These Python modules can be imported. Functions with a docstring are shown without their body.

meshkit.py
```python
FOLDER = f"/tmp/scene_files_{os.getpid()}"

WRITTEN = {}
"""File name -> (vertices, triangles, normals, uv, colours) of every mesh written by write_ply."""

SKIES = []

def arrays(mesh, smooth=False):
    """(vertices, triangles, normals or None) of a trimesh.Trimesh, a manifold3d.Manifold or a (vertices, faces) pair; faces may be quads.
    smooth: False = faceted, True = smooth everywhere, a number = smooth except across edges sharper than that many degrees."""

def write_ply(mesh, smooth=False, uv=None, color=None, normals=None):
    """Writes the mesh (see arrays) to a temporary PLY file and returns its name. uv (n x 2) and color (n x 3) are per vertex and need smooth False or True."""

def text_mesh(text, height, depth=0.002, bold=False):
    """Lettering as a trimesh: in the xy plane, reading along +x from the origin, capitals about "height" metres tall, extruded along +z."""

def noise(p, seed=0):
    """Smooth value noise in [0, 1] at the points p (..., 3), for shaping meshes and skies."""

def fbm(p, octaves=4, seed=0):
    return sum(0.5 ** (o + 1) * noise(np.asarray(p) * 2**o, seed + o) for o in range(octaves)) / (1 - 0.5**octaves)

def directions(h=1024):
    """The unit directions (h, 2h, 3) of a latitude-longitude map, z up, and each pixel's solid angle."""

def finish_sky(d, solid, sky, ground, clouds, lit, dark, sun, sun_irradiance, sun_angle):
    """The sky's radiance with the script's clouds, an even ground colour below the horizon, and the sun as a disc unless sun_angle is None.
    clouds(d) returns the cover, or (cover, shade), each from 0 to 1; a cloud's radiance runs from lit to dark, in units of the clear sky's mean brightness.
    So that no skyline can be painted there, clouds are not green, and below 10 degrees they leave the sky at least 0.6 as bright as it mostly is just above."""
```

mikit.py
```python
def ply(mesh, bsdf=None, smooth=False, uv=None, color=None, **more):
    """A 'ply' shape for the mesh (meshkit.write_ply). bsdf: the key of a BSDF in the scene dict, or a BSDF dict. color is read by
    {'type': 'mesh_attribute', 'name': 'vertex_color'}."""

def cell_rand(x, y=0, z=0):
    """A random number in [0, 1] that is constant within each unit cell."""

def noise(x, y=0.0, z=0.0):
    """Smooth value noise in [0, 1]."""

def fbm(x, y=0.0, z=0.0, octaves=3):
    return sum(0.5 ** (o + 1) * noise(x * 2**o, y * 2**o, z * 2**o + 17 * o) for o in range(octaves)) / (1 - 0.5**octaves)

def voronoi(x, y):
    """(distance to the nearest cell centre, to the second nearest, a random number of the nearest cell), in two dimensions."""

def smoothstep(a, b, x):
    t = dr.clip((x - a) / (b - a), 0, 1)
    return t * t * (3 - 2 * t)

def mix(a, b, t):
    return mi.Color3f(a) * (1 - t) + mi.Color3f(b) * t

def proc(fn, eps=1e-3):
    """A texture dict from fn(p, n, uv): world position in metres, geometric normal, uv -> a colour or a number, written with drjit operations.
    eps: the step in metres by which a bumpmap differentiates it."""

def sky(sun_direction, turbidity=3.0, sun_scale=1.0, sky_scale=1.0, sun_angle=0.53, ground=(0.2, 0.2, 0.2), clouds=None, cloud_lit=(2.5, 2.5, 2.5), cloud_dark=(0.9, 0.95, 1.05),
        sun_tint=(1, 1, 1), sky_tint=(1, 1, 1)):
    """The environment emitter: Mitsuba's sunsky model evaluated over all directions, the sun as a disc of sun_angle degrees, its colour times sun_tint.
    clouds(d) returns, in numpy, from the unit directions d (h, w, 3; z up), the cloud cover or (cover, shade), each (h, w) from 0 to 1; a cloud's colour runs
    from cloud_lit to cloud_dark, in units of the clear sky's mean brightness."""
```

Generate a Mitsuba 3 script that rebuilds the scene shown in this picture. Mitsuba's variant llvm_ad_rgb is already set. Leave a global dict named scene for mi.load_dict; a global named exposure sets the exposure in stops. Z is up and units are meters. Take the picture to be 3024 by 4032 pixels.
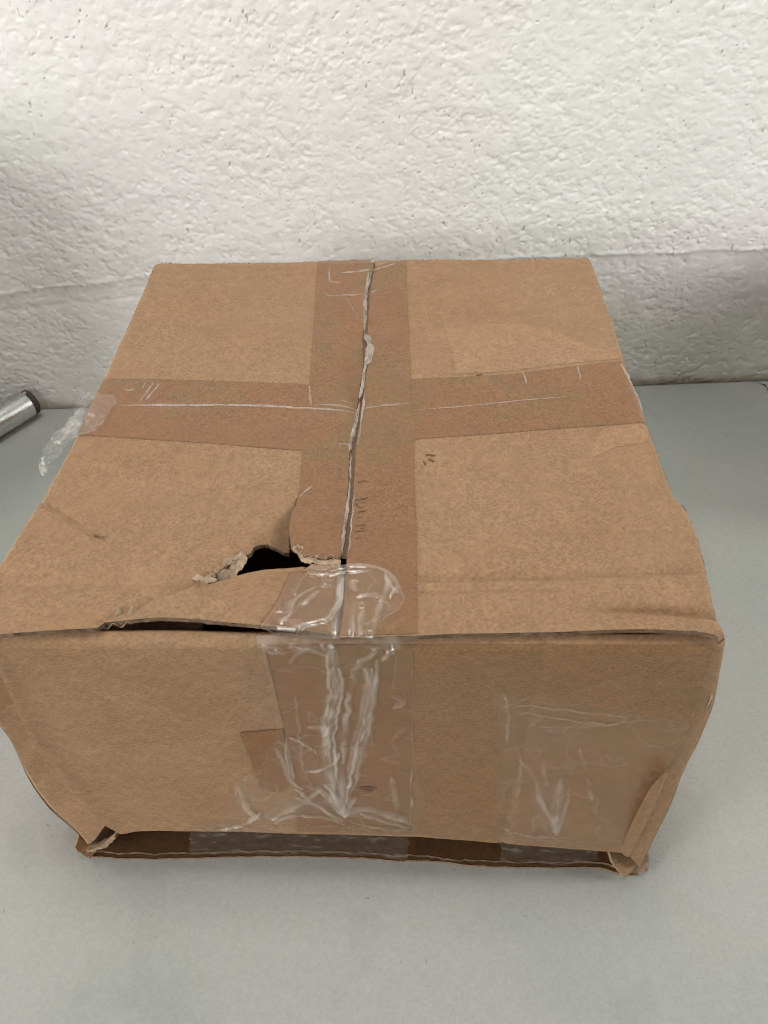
import math
import numpy as np
import trimesh
import drjit as dr
import mitsuba as mi
import mikit
import meshkit
from mikit import proc, fbm, noise, voronoi, smoothstep, mix, cell_rand
from scipy.spatial import Delaunay
import shapely

T = mi.ScalarTransform4f
scene, labels = {}, {}
RNG = np.random.default_rng(7)

# ------------------------------------------------------------------ camera, light, exposure
scene['camera'] = {'type': 'perspective', 'fov': 48.607, 'fov_axis': 'x', 'near_clip': 0.01, 'far_clip': 60.0,
                   'to_world': T().look_at(origin=[0.03357, -0.26087, 0.55232], target=[0.00018, 0.47877, -0.11986], up=[-0.00096, 0.67253, 0.74007])}
exposure = 0.0


def lamp(name, az, el, power, size, dist=2.2, tint=(1.0, 0.99, 0.965)):
    a, e = math.radians(az), math.radians(el)
    c = np.array([0, .2, .1])
    o = c + dist * np.array([math.sin(a) * math.cos(e), -math.cos(a) * math.cos(e), math.sin(e)])
    scene[name] = {'type': 'rectangle', 'to_world': T().look_at(origin=o.tolist(), target=c.tolist(), up=[0, .01, 1]).scale([size[0], size[1], 1]),
                   'emitter': {'type': 'area', 'radiance': {'type': 'rgb', 'value': [power * t for t in tint]}}}


# low window light from the left and right, ceiling lamps above: all well outside the frame
LAMP_SIZE = (.35, .35)
lamp('window', -80, 8, 11.9, LAMP_SIZE)
lamp('window_001', -50, 20, 18.9, LAMP_SIZE)
lamp('window_002', -20, 20, 3.4, LAMP_SIZE)
lamp('window_003', 50, 20, 2.8, LAMP_SIZE)
lamp('window_004', 80, 20, 11.1, LAMP_SIZE)
lamp('ceiling_lamp', 80, 38, 4.1, LAMP_SIZE)
lamp('ceiling_lamp_001', 0, 88, 13.3, LAMP_SIZE)
for k in ('window', 'window_001', 'window_002', 'window_003', 'window_004'):
    labels[k] = {'kind': 'structure', 'label': 'bright window opening beyond the picture edge', 'category': 'window'}
labels['ceiling_lamp'] = {'label': 'square lit ceiling lamp off to the right, outside the picture', 'category': 'lamp'}
labels['ceiling_lamp_001'] = {'label': 'square lit ceiling lamp straight above the box, outside the picture', 'category': 'lamp'}

# ------------------------------------------------------------------ measured outlines (metres; top of the box: x, y; front: x, z; others x, y, z)
P = {"left_flap": [[-0.1789, 0.39], [-0.1738, 0.3933], [-0.1465, 0.3919], [-0.1159, 0.393], [-0.0777, 0.3948], [-0.0434, 0.3966], [-0.0013, 0.3983], [0.0004, 0.3817], [-0.0024, 0.3502], [-0.0021, 0.3068], [-0.0023, 0.2737], [-0.0004, 0.2371], [-0.002, 0.2037], [-0.0032, 0.1681], [-0.0045, 0.1447], [-0.0036, 0.1144], [-0.0035, 0.0943], [-0.0035, 0.0717], [-0.0038, 0.053], [-0.0053, 0.0496], [-0.0088, 0.0516], [-0.0121, 0.0496], [-0.0155, 0.0499], [-0.0195, 0.0512], [-0.0229, 0.0509], [-0.0251, 0.054], [-0.0283, 0.056], [-0.0305, 0.0581], [-0.0321, 0.0662], [-0.0331, 0.0734], [-0.0328, 0.0797], [-0.033, 0.0873], [-0.0312, 0.0923], [-0.0317, 0.0997], [-0.0324, 0.099], [-0.0322, 0.0919], [-0.0341, 0.0873], [-0.0338, 0.0826], [-0.0342, 0.0762], [-0.0331, 0.0645], [-0.036, 0.0635], [-0.0392, 0.0645], [-0.0428, 0.0645], [-0.0463, 0.066], [-0.049, 0.0646], [-0.0514, 0.0624], [-0.0527, 0.0579], [-0.0547, 0.0562], [-0.0569, 0.0538], [-0.0599, 0.0524], [-0.0617, 0.049], [-0.064, 0.0484], [-0.066, 0.0457], [-0.0675, 0.0446], [-0.0681, 0.0413], [-0.0712, 0.0393], [-0.0736, 0.037], [-0.0761, 0.0351], [-0.0705, 0.0332], [-0.0617, 0.0371], [-0.0527, 0.0414], [-0.0434, 0.0441], [-0.0316, 0.0458], [-0.0245, 0.0475], [-0.0123, 0.0469], [-0.0039, 0.0476], [-0.0035, 0.0406], [-0.0036, 0.0247], [-0.0042, 0.0096], [-0.0048, 0.0009], [-0.0224, 0.0036], [-0.0383, 0.0047], [-0.0543, 0.006], [-0.0705, 0.0076], [-0.0889, 0.0084], [-0.1002, 0.0077], [-0.1171, 0.0067], [-0.1191, 0.0032], [-0.1331, 0.0025], [-0.153, 0.0006], [-0.1795, -0.0019], [-0.1837, 0.0113], [-0.1856, 0.0326], [-0.1853, 0.0516], [-0.1828, 0.0731], [-0.1794, 0.0981], [-0.1786, 0.1208], [-0.177, 0.1474], [-0.1772, 0.2103], [-0.1795, 0.2934], [-0.181, 0.3826]],
 "slit": [[-0.0321, 0.0662], [-0.0331, 0.0734], [-0.0328, 0.0797], [-0.033, 0.0873], [-0.0312, 0.0923], [-0.0317, 0.0997]],
 "hole_up": [[-0.036, 0.0635], [-0.0392, 0.0645], [-0.0428, 0.0645], [-0.0463, 0.066], [-0.049, 0.0646], [-0.0514, 0.0624], [-0.0527, 0.0579], [-0.0547, 0.0562], [-0.0569, 0.0538], [-0.0599, 0.0524], [-0.0617, 0.049], [-0.064, 0.0484], [-0.066, 0.0457], [-0.0675, 0.0446], [-0.0681, 0.0413], [-0.0712, 0.0393], [-0.0736, 0.037], [-0.0761, 0.0351]],
 "hole_lo": [[-0.0705, 0.0332], [-0.0617, 0.0371], [-0.0527, 0.0414], [-0.0434, 0.0441], [-0.0316, 0.0458], [-0.0245, 0.0475], [-0.0123, 0.0469], [-0.0039, 0.0476]],
 "tear": [[-0.0053, 0.0496], [-0.0088, 0.0516], [-0.0121, 0.0496], [-0.0155, 0.0499], [-0.0195, 0.0512], [-0.0229, 0.0509], [-0.0251, 0.054], [-0.0283, 0.056], [-0.0305, 0.0581]],
 "hinge": [[-0.0322, 0.0997], [-0.0529, 0.0594]],
 "fold": [[-0.0761, 0.0351], [-0.097, 0.0235], [-0.1198, 0.0082]],
 "right_flap": [[0.0017, 0.3982], [0.0281, 0.4003], [0.0749, 0.3993], [0.1205, 0.3993], [0.1772, 0.3998], [0.1798, 0.3922], [0.1807, 0.2909], [0.1788, 0.2356], [0.18, 0.1722], [0.181, 0.107], [0.1864, 0.0929], [0.1875, 0.0776], [0.1866, 0.0564], [0.1837, 0.0304], [0.1823, 0.0123], [0.1815, 0.0017], [0.179, -0.0003], [0.1673, 0.0021], [0.1457, 0.0028], [0.1239, 0.003], [0.0909, 0.0027], [0.0578, 0.0013], [0.0356, -0.0005], [-0.0008, -0.0019], [-0.0004, 0.0096], [-0.0002, 0.0247], [-0.0007, 0.0506], [-0.0002, 0.0717], [-0.0001, 0.0943], [-0.0001, 0.1144], [-0.0006, 0.1447], [0.0006, 0.1681], [0.0017, 0.2037], [0.0028, 0.2371], [0.001, 0.2736], [0.0007, 0.3068], [0.0008, 0.3502], [0.0033, 0.3857]],
 "valleys": [[[[0.0369, 0.0382], [0.1065, 0.0405], [0.1777, 0.0454]], 0.0011, 0.0022],
 [[[0.0369, 0.0296], [0.073, 0.031], [0.1055, 0.0322]], 0.0007, 0.0018],
 [[[0.1153, 0.0199], [0.1578, 0.0183], [0.1782, 0.0152]], 0.0028, 0.003],
 [[[0.0931, 0.0719], [0.1802, 0.0758]], 0.0006, 0.002]],
 "crease_left": [[-0.1794, 0.0981], [-0.1573, 0.0825], [-0.1342, 0.0666]],
 "crease_back": [[-0.1763, 0.3656], [-0.1409, 0.3626], [-0.0893, 0.3665], [-0.0412, 0.3704]],
 "VL": [[-0.0449, 0.3966], [-0.0013, 0.3983], [0.0004, 0.3817], [-0.0024, 0.3502], [-0.0021, 0.3068], [-0.0023, 0.2737], [-0.0004, 0.2371], [-0.002, 0.2037], [-0.0032, 0.1681], [-0.0045, 0.1447], [-0.0036, 0.1144], [-0.0035, 0.0943], [-0.0035, 0.0717], [-0.0038, 0.053], [-0.0053, 0.0496], [-0.0088, 0.0516], [-0.0121, 0.0496], [-0.0155, 0.0499], [-0.0195, 0.0512], [-0.0229, 0.0509], [-0.0251, 0.054], [-0.0283, 0.056], [-0.0305, 0.0581], [-0.0321, 0.0662], [-0.0331, 0.0734], [-0.0328, 0.0797], [-0.033, 0.0873], [-0.0312, 0.0923], [-0.0317, 0.0997], [-0.031, 0.1009], [-0.0335, 0.154], [-0.0353, 0.2148]],
 "VL2": [[-0.0294, 0.0431], [-0.0043, 0.0459], [-0.0041, 0.0247], [-0.0051, 0.002], [-0.0404, 0.0067], [-0.0335, 0.0214]],
 "VR": [[0.0281, 0.4011], [0.0323, 0.2311], [0.0341, 0.1538], [0.0359, 0.0718], [0.0361, 0.0006], [0.0003, -0.0011], [-0.0004, 0.0096], [-0.0002, 0.0247], [-0.0007, 0.0506], [-0.0002, 0.0717], [-0.0001, 0.0943], [-0.0001, 0.1144], [-0.0006, 0.1447], [0.0006, 0.1681], [0.0017, 0.2037], [0.0028, 0.2371], [0.001, 0.2736], [0.0007, 0.3068], [0.0008, 0.3502], [0.0033, 0.3857]],
 "HL": [[-0.1765, 0.2214], [-0.1103, 0.2198], [-0.0356, 0.2148], [-0.0321, 0.1425], [-0.1062, 0.1519], [-0.1767, 0.1582]],
 "HR": [[0.0329, 0.2198], [0.0985, 0.226], [0.1784, 0.2419], [0.179, 0.1717], [0.093, 0.1606], [0.0341, 0.1533]],
 "paper1": [[0.0574, 0.2872], [0.0769, 0.2896], [0.0973, 0.2933], [0.114, 0.2918], [0.1333, 0.285], [0.1434, 0.2733], [0.1541, 0.2644], [0.1761, 0.2502], [0.174, 0.2437], [0.1307, 0.2371], [0.0956, 0.2294], [0.0628, 0.2263], [0.0606, 0.2544]],
 "paper2": [[0.1503, 0.1651], [0.1789, 0.1698], [0.1757, 0.1511], [0.1555, 0.1466], [0.1431, 0.1377], [0.1366, 0.1312], [0.1435, 0.1489]],
 "ridT": [[[[0.0011, 0.3932], [-0.0012, 0.3657], [-0.0026, 0.3353], [-0.0018, 0.3], [-0.0013, 0.2801]], 0.0027, 0.0013000000000000002],
 [[[-0.0013, 0.2801], [0.0035, 0.2611], [0.0015, 0.2371]], 0.0054, 0.0018000000000000002],
 [[[0.0013, 0.243], [0.0003, 0.2145], [-0.001, 0.1958]], 0.00243, 0.0016],
 [[[-0.001, 0.1958], [-0.0026, 0.1681], [-0.0042, 0.1493], [-0.0047, 0.1425]], 0.00297, 0.0018000000000000002],
 [[[-0.0038, 0.1425], [-0.0025, 0.1144], [-0.0027, 0.0943], [-0.0033, 0.0735], [-0.003, 0.0523]], 0.00189, 0.0014],
 [[[0.0023, 0.2037], [0.0012, 0.1681], [0.0002, 0.147]], 0.00135, 0.0012],
 [[[0.0003, 0.1062], [0.0003, 0.0717], [-0.0001, 0.0523]], 0.00108, 0.001],
 [[[-0.1593, 0.1899], [-0.126, 0.1903], [-0.0837, 0.1905], [-0.0412, 0.1877], [-0.0007, 0.184]], 0.00108, 0.001],
 [[[-0.0352, 0.2137], [-0.0319, 0.1908]], 0.00135, 0.0006],
 [[[-0.0297, 0.1923], [-0.0176, 0.1912], [-0.0024, 0.188]], 0.00081, 0.0006],
 [[[0.0021, 0.186], [0.0154, 0.189], [0.0329, 0.192]], 0.00108, 0.0005],
 [[[0.0347, 0.1848], [0.054, 0.1867], [0.0838, 0.1917], [0.1351, 0.2002]], 0.0007, 0.0004],
 [[[-0.1398, 0.2178], [-0.1451, 0.194]], 0.00135, 0.0007],
 [[[-0.1355, 0.2166], [-0.1416, 0.1961]], 0.00135, 0.0007],
 [[[-0.1455, 0.2167], [-0.1462, 0.209]], 0.00108, 0.0005],
 [[[-0.1587, 0.2091], [-0.1544, 0.2069], [-0.1512, 0.209]], 0.00108, 0.0005],
 [[[-0.1563, 0.2168], [-0.1551, 0.2134]], 0.00081, 0.0005],
 [[[0.1074, 0.2293], [0.1086, 0.222], [0.1091, 0.2148]], 0.00108, 0.0007],
 [[[0.1449, 0.2358], [0.1455, 0.2267], [0.1444, 0.2168]], 0.00108, 0.0007],
 [[[0.1744, 0.2402], [0.1772, 0.2187], [0.1803, 0.1796]], 0.00135, 0.0008],
 [[[-0.0333, 0.3799], [-0.0314, 0.3584], [-0.0217, 0.3559]], 0.00135, 0.0007],
 [[[-0.0354, 0.3432], [-0.0297, 0.335], [-0.0222, 0.3356], [-0.0133, 0.3355], [-0.0038, 0.3397]], 0.00094, 0.0006],
 [[[-0.0246, 0.3725], [-0.0043, 0.3769], [0.0217, 0.3928]], 0.00162, 0.0008],
 [[[-0.0187, 0.3355], [-0.0062, 0.3]], 0.00054, 0.0004],
 [[[-0.0118, 0.1493], [-0.004, 0.1502]], 0.00108, 0.0006],
 [[[0.0008, 0.3412], [0.0061, 0.3456]], 0.00108, 0.0005],
 [[[-0.0135, 0.1974], [-0.0051, 0.1932]], 0.00081, 0.0005],
 [[[-0.0309, 0.0997], [-0.0275, 0.1054], [-0.0239, 0.1094]], 0.00108, 0.0006]],
 "ridTL": [[[[-0.0023, 0.0298], [-0.0034, 0.018], [-0.0064, 0.0091], [-0.0155, 0.0046], [-0.0308, 0.0019]], 0.0028, 0.0012],
 [[[-0.0018, 0.0352], [-0.0017, 0.0417]], 0.0021, 0.001],
 [[[-0.0018, 0.018], [-0.0035, 0.0062], [-0.0033, -0.0035]], 0.00315, 0.0012],
 [[[-0.0239, 0.0216], [-0.0131, 0.0297], [-0.0064, 0.0352]], 0.0014, 0.0006],
 [[[-0.03, 0.0045], [-0.0232, 0.0149], [-0.0127, 0.0257]], 0.0014, 0.0006],
 [[[-0.0276, 0.0179], [-0.0311, 0.0045]], 0.00315, 0.0006],
 [[[0.0205, 0.0376], [0.0209, 0.0299], [0.0192, 0.0237], [0.0167, 0.0151], [0.0161, 0.0048], [0.0151, -0.0034]], 0.0021, 0.0012],
 [[[0.0293, 0.0182], [0.02, 0.0107], [0.0112, 0.0048]], 0.0014, 0.0005],
 [[[0.0046, 0.0258], [0.0032, 0.0298], [0.0104, 0.0242], [0.0162, 0.0227]], 0.00175, 0.0008],
 [[[0.0061, 0.0181], [0.0054, -0.0024]], 0.0021, 0.0006],
 [[[0.01, 0.0136], [0.0085, -0.0023]], 0.0014, 0.0005]],
 "film_top": [[-0.0278, 0.0413], [-0.0226, 0.0436], [-0.0119, 0.0443], [-0.0036, 0.0457], [0.0071, 0.0461], [0.0156, 0.0441], [0.0211, 0.0412], [0.025, 0.0363], [0.0279, 0.0293], [0.0298, 0.0213], [0.0271, 0.0146], [0.0211, 0.0098], [0.0168, 0.0048], [0.0151, -0.0034], [-0.0326, -0.0015], [-0.0393, 0.0024], [-0.0328, 0.0191]],
 "film_rim": [[-0.0235, 0.0423], [-0.014, 0.0427], [-0.0035, 0.0444], [0.0061, 0.0448], [0.0149, 0.0428], [0.0212, 0.0396], [0.0248, 0.035], [0.0274, 0.0284], [0.0295, 0.021]],
 "ink": [[[[0.0023, 0.1139], [0.0066, 0.1148]], 0.00081],
 [[[0.0015, 0.0978], [0.0077, 0.0994]], 0.00135],
 [[[0.0022, 0.095], [0.0028, 0.0919]], 0.00108],
 [[[0.0053, 0.0958], [0.0068, 0.0962]], 0.00081],
 [[[0.0039, 0.0919], [0.006, 0.0908]], 0.00054],
 [[[0.0036, 0.0873], [0.0081, 0.0889]], 0.000945],
 [[[0.0024, 0.0757], [0.0051, 0.0765], [0.0079, 0.0768]], 0.000945],
 [[[0.0057, 0.0739], [0.007, 0.0739]], 0.00081],
 [[[0.0028, 0.0713], [0.0083, 0.0721]], 0.000945],
 [[[0.0033, 0.0663], [0.0056, 0.0667]], 0.000945],
 [[[0.0025, 0.0824], [0.0058, 0.0832]], 0.00054]],
 "inkL": [[[[-0.0088, 0.0843], [-0.0053, 0.0847]], 0.000675],
 [[[-0.0092, 0.079], [-0.006, 0.0794]], 0.00054],
 [[[-0.0101, 0.0739], [-0.0059, 0.0742]], 0.00081],
 [[[-0.0109, 0.0702], [-0.0075, 0.0688]], 0.000945],
 [[[-0.011, 0.0645], [-0.0055, 0.0641]], 0.00081]],
 "dirt": [[[[0.0416, 0.1379], [0.0444, 0.1383]], 0.00108],
 [[[0.0446, 0.1379], [0.0466, 0.1374]], 0.00108],
 [[[0.0435, 0.1339], [0.0462, 0.1317]], 0.001215],
 [[[0.0401, 0.1313], [0.0415, 0.1287]], 0.00108],
 [[[0.0767, 0.2245], [0.0799, 0.2256]], 0.00135],
 [[[0.1847, 0.0983], [0.1857, 0.0952]], 0.00135],
 [[[-0.139, 0.0684], [-0.1335, 0.0677]], 0.00135]],
 "creaseL": [[-0.1773, 0.229], [-0.176, 0.2168], [-0.1757, 0.2069], [-0.1758, 0.1832], [-0.1763, 0.1556], [-0.1729, 0.135], [-0.1667, 0.1126], [-0.1595, 0.0861], [-0.1528, 0.0665], [-0.1454, 0.0584]],
 "creaseR": [[0.1797, 0.23], [0.1787, 0.2134], [0.1796, 0.1841], [0.1793, 0.165], [0.1762, 0.1369], [0.1708, 0.1178], [0.1657, 0.0861], [0.1622, 0.0429]],
 "lip": [[-0.1454, 0.0584], [-0.1056, 0.0589], [-0.0598, 0.0595], [-0.0145, 0.0591], [0.0307, 0.0571], [0.0646, 0.0538], [0.0874, 0.0501], [0.1216, 0.0467], [0.1622, 0.0429]],
 "outR": [[0.1872, 0.01, 0.2209], [0.1911, 0.01, 0.1965], [0.1943, 0.009, 0.1656], [0.1939, 0.008, 0.1408], [0.191, 0.006, 0.1107], [0.1896, 0.003, 0.0743], [0.1853, -0.001, 0.0357], [0.1819, -0.005, 0.0086]],
 "outL": [[-0.1919, 0.012, 0.2119], [-0.1994, 0.012, 0.1811], [-0.2032, 0.012, 0.1532], [-0.204, 0.012, 0.1349], [-0.2027, 0.012, 0.122], [-0.2043, 0.011, 0.081], [-0.2007, 0.009, 0.0514], [-0.1931, 0.007, 0.0332], [-0.1873, 0.005, 0.023], [-0.1835, 0.003, 0.0118]],
 "flange": [[-0.1842, 0.0016, 0.0015], [-0.1682, 0.0006, 0.0015], [-0.1493, 0.0002, 0.0015], [-0.1135, 0.0011, 0.0015], [-0.081, 0.0025, 0.0015], [-0.0438, 0.0034, 0.0015], [-0.0066, 0.003, 0.0015], [0.0305, 0.0013, 0.0015], [0.0519, 0.0013, 0.0015], [0.0702, -0.0006, 0.0015], [0.0854, -0.0016, 0.0015], [0.1126, -0.0018, 0.0015], [0.155, -0.0012, 0.0015], [0.1665, -0.0044, 0.0015], [0.1812, -0.006, 0.0015]],
 "tapeA": [[-0.0375, 0.2268], [0.0341, 0.2275], [0.0342, 0.1897], [0.034, 0.1302], [0.033, 0.0807], [0.0321, 0.0608], [-0.0368, 0.0627], [-0.0325, 0.0981], [-0.0335, 0.1332], [-0.0344, 0.1657], [-0.0358, 0.1888], [-0.037, 0.211]],
 "tapeB": [[-0.0598, 0.1574], [-0.0488, 0.1588], [-0.0356, 0.161], [-0.0356, 0.1332], [-0.0349, 0.1116], [-0.0443, 0.1025], [-0.0528, 0.1055]],
 "tapeC": [[-0.0428, 0.2268], [-0.038, 0.2268], [-0.0364, 0.1881], [-0.0351, 0.1657], [-0.0461, 0.1608], [-0.0596, 0.1586], [-0.0522, 0.1886]],
 "tapeE": [[0.0848, 0.1828], [0.1322, 0.174], [0.1787, 0.1681], [0.1759, 0.1385], [0.1706, 0.1191], [0.1655, 0.0875], [0.1624, 0.0484], [0.0956, 0.053], [0.1007, 0.1519]],
 "tapeR": [[0.0343, 0.2275], [0.1245, 0.2277], [0.1783, 0.2275], [0.178, 0.2116], [0.1787, 0.1841], [0.1784, 0.165], [0.1755, 0.1369], [0.1698, 0.1178], [0.1646, 0.0861], [0.1613, 0.0451], [0.093, 0.0508], [0.033, 0.0598], [0.0342, 0.1508]],
 "tapeF": [[0.0343, 0.2275], [0.0747, 0.2279], [0.0765, 0.1903], [0.083, 0.0569], [0.033, 0.0608], [0.0342, 0.1508]],
 "tapeG": [[0.0756, 0.2279], [0.1245, 0.2277], [0.1789, 0.2276], [0.1782, 0.2116], [0.1792, 0.1841], [0.1793, 0.1696], [0.1321, 0.1751], [0.0847, 0.1836], [0.0778, 0.1835]],
 "tapeH": [[0.0775, 0.182], [0.0841, 0.1817], [0.0982, 0.1519], [0.0909, 0.1097], [0.0945, 0.053], [0.0842, 0.0559]],
 "fold_strip": [[[0.1709, -0.0125, 0.1356], [0.1655, -0.0125, 0.1181], [0.1632, -0.0125, 0.0925], [0.1618, -0.0125, 0.0695], [0.161, -0.0125, 0.045]],
 [[0.1745, -0.009, 0.1278], [0.1741, -0.009, 0.1051], [0.1731, -0.009, 0.0797], [0.172, -0.009, 0.056], [0.1705, -0.009, 0.0294]]],
 "ply": [[-0.0722, 0.0409], [-0.0705, 0.0449], [-0.0687, 0.0483], [-0.0653, 0.0517], [-0.0621, 0.053], [-0.059, 0.0555], [-0.0553, 0.0572], [-0.0534, 0.0545], [-0.0542, 0.051], [-0.055, 0.0483], [-0.0569, 0.0463], [-0.0584, 0.0423], [-0.0611, 0.0406], [-0.0641, 0.0413], [-0.0676, 0.0389]],
 "ply2": [[-0.0798, 0.0373], [-0.0771, 0.0393], [-0.074, 0.0383], [-0.0703, 0.039], [-0.0665, 0.0367], [-0.0714, 0.0344], [-0.0756, 0.0341]],
 "ply3": [[-0.0292, 0.0571], [-0.0274, 0.0592], [-0.0241, 0.0582], [-0.0233, 0.0547], [-0.0203, 0.0516], [-0.0173, 0.05], [-0.0115, 0.05], [-0.0082, 0.051], [-0.0037, 0.05], [-0.0042, 0.0466], [-0.0122, 0.0466], [-0.019, 0.0479], [-0.0245, 0.0496]],
 "bottape1": [[-0.1068, 0.0848], [-0.0962, 0.0817], [-0.0737, 0.0841], [-0.0621, 0.0882], [-0.0597, 0.0606], [-0.1027, 0.0595]],
 "ridF": [[[[-0.0047, 0.2314], [-0.005, 0.215], [-0.0052, 0.1967], [-0.0087, 0.1778], [-0.0118, 0.1581], [-0.0118, 0.1336], [-0.0112, 0.1076], [-0.0088, 0.087]], 0.00864, 0.0018000000000000002],
 [[[-0.0039, 0.2114], [-0.0023, 0.1967], [-0.0058, 0.1778], [-0.0086, 0.1622]], 0.00216, 0.001],
 [[[0.0196, 0.2302], [0.012, 0.2223], [0.0064, 0.2144], [0.003, 0.2005], [0.0003, 0.1817], [-0.0015, 0.1662]], 0.00432, 0.0012],
 [[[0.0104, 0.2115], [0.0118, 0.2024], [0.0109, 0.1894], [0.0064, 0.1663], [0.0025, 0.1422], [-0.0014, 0.1167], [-0.0047, 0.0987]], 0.0072, 0.0016],
 [[[0.0157, 0.2188], [0.0152, 0.2006], [0.0133, 0.1819], [0.0099, 0.1585], [0.0047, 0.1339], [0.0005, 0.1123]], 0.00216, 0.001],
 [[[-0.0233, 0.1249], [-0.0158, 0.1272], [-0.0097, 0.1336], [-0.0072, 0.142]], 0.00144, 0.001],
 [[[-0.0323, 0.153], [-0.0246, 0.1479], [-0.0195, 0.141]], 0.0018, 0.0009000000000000001],
 [[[-0.0345, 0.1514], [-0.0351, 0.1332], [-0.0345, 0.116], [-0.0302, 0.1095]], 0.00216, 0.001],
 [[[-0.0403, 0.1435], [-0.0374, 0.1332], [-0.0367, 0.1204], [-0.0327, 0.1117]], 0.00144, 0.0008],
 [[[-0.0301, 0.1117], [-0.0197, 0.1075], [-0.0099, 0.0917], [-0.0064, 0.0798]], 0.00216, 0.0012],
 [[[-0.0493, 0.0789], [-0.0374, 0.0887], [-0.0271, 0.0983], [-0.0197, 0.1075]], 0.00252, 0.0012],
 [[[-0.0635, 0.1111], [-0.0659, 0.102], [-0.0635, 0.0882], [-0.0576, 0.0797]], 0.00252, 0.0009000000000000001],
 [[[-0.0063, 0.0823], [0.0063, 0.0897], [0.0198, 0.0804], [0.0307, 0.0758]], 0.00324, 0.0012],
 [[[-0.0064, 0.1337], [-0.0064, 0.1077], [-0.007, 0.0846]], 0.00216, 0.0012],
 [[[-0.0339, 0.0981], [-0.0235, 0.0914], [-0.0129, 0.0869]], 0.0018, 0.001],
 [[[0.0217, 0.1171], [0.0234, 0.1038], [0.0243, 0.0877]], 0.0018, 0.0008],
 [[[0.024, 0.1896], [0.0275, 0.1851], [0.0243, 0.182]], 0.00216, 0.0008],
 [[[0.0034, 0.0825], [0.0169, 0.073], [0.0279, 0.0683]], 0.0018, 0.001],
 [[[-0.0468, 0.0765], [-0.0323, 0.0841], [-0.0187, 0.082], [-0.008, 0.0749]], 0.0018, 0.001],
 [[[-0.085, 0.063], [-0.0745, 0.0674], [-0.0637, 0.0746], [-0.0573, 0.0826]], 0.00144, 0.0012],
 [[[-0.0202, 0.2305], [-0.0227, 0.2277], [-0.0258, 0.2241]], 0.00144, 0.001],
 [[[0.0285, 0.2296], [0.0233, 0.226], [0.0194, 0.2224]], 0.0018, 0.0012],
 [[[-0.0207, 0.1659], [-0.0134, 0.1652], [-0.0089, 0.1661]], 0.00216, 0.0005]],
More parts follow.
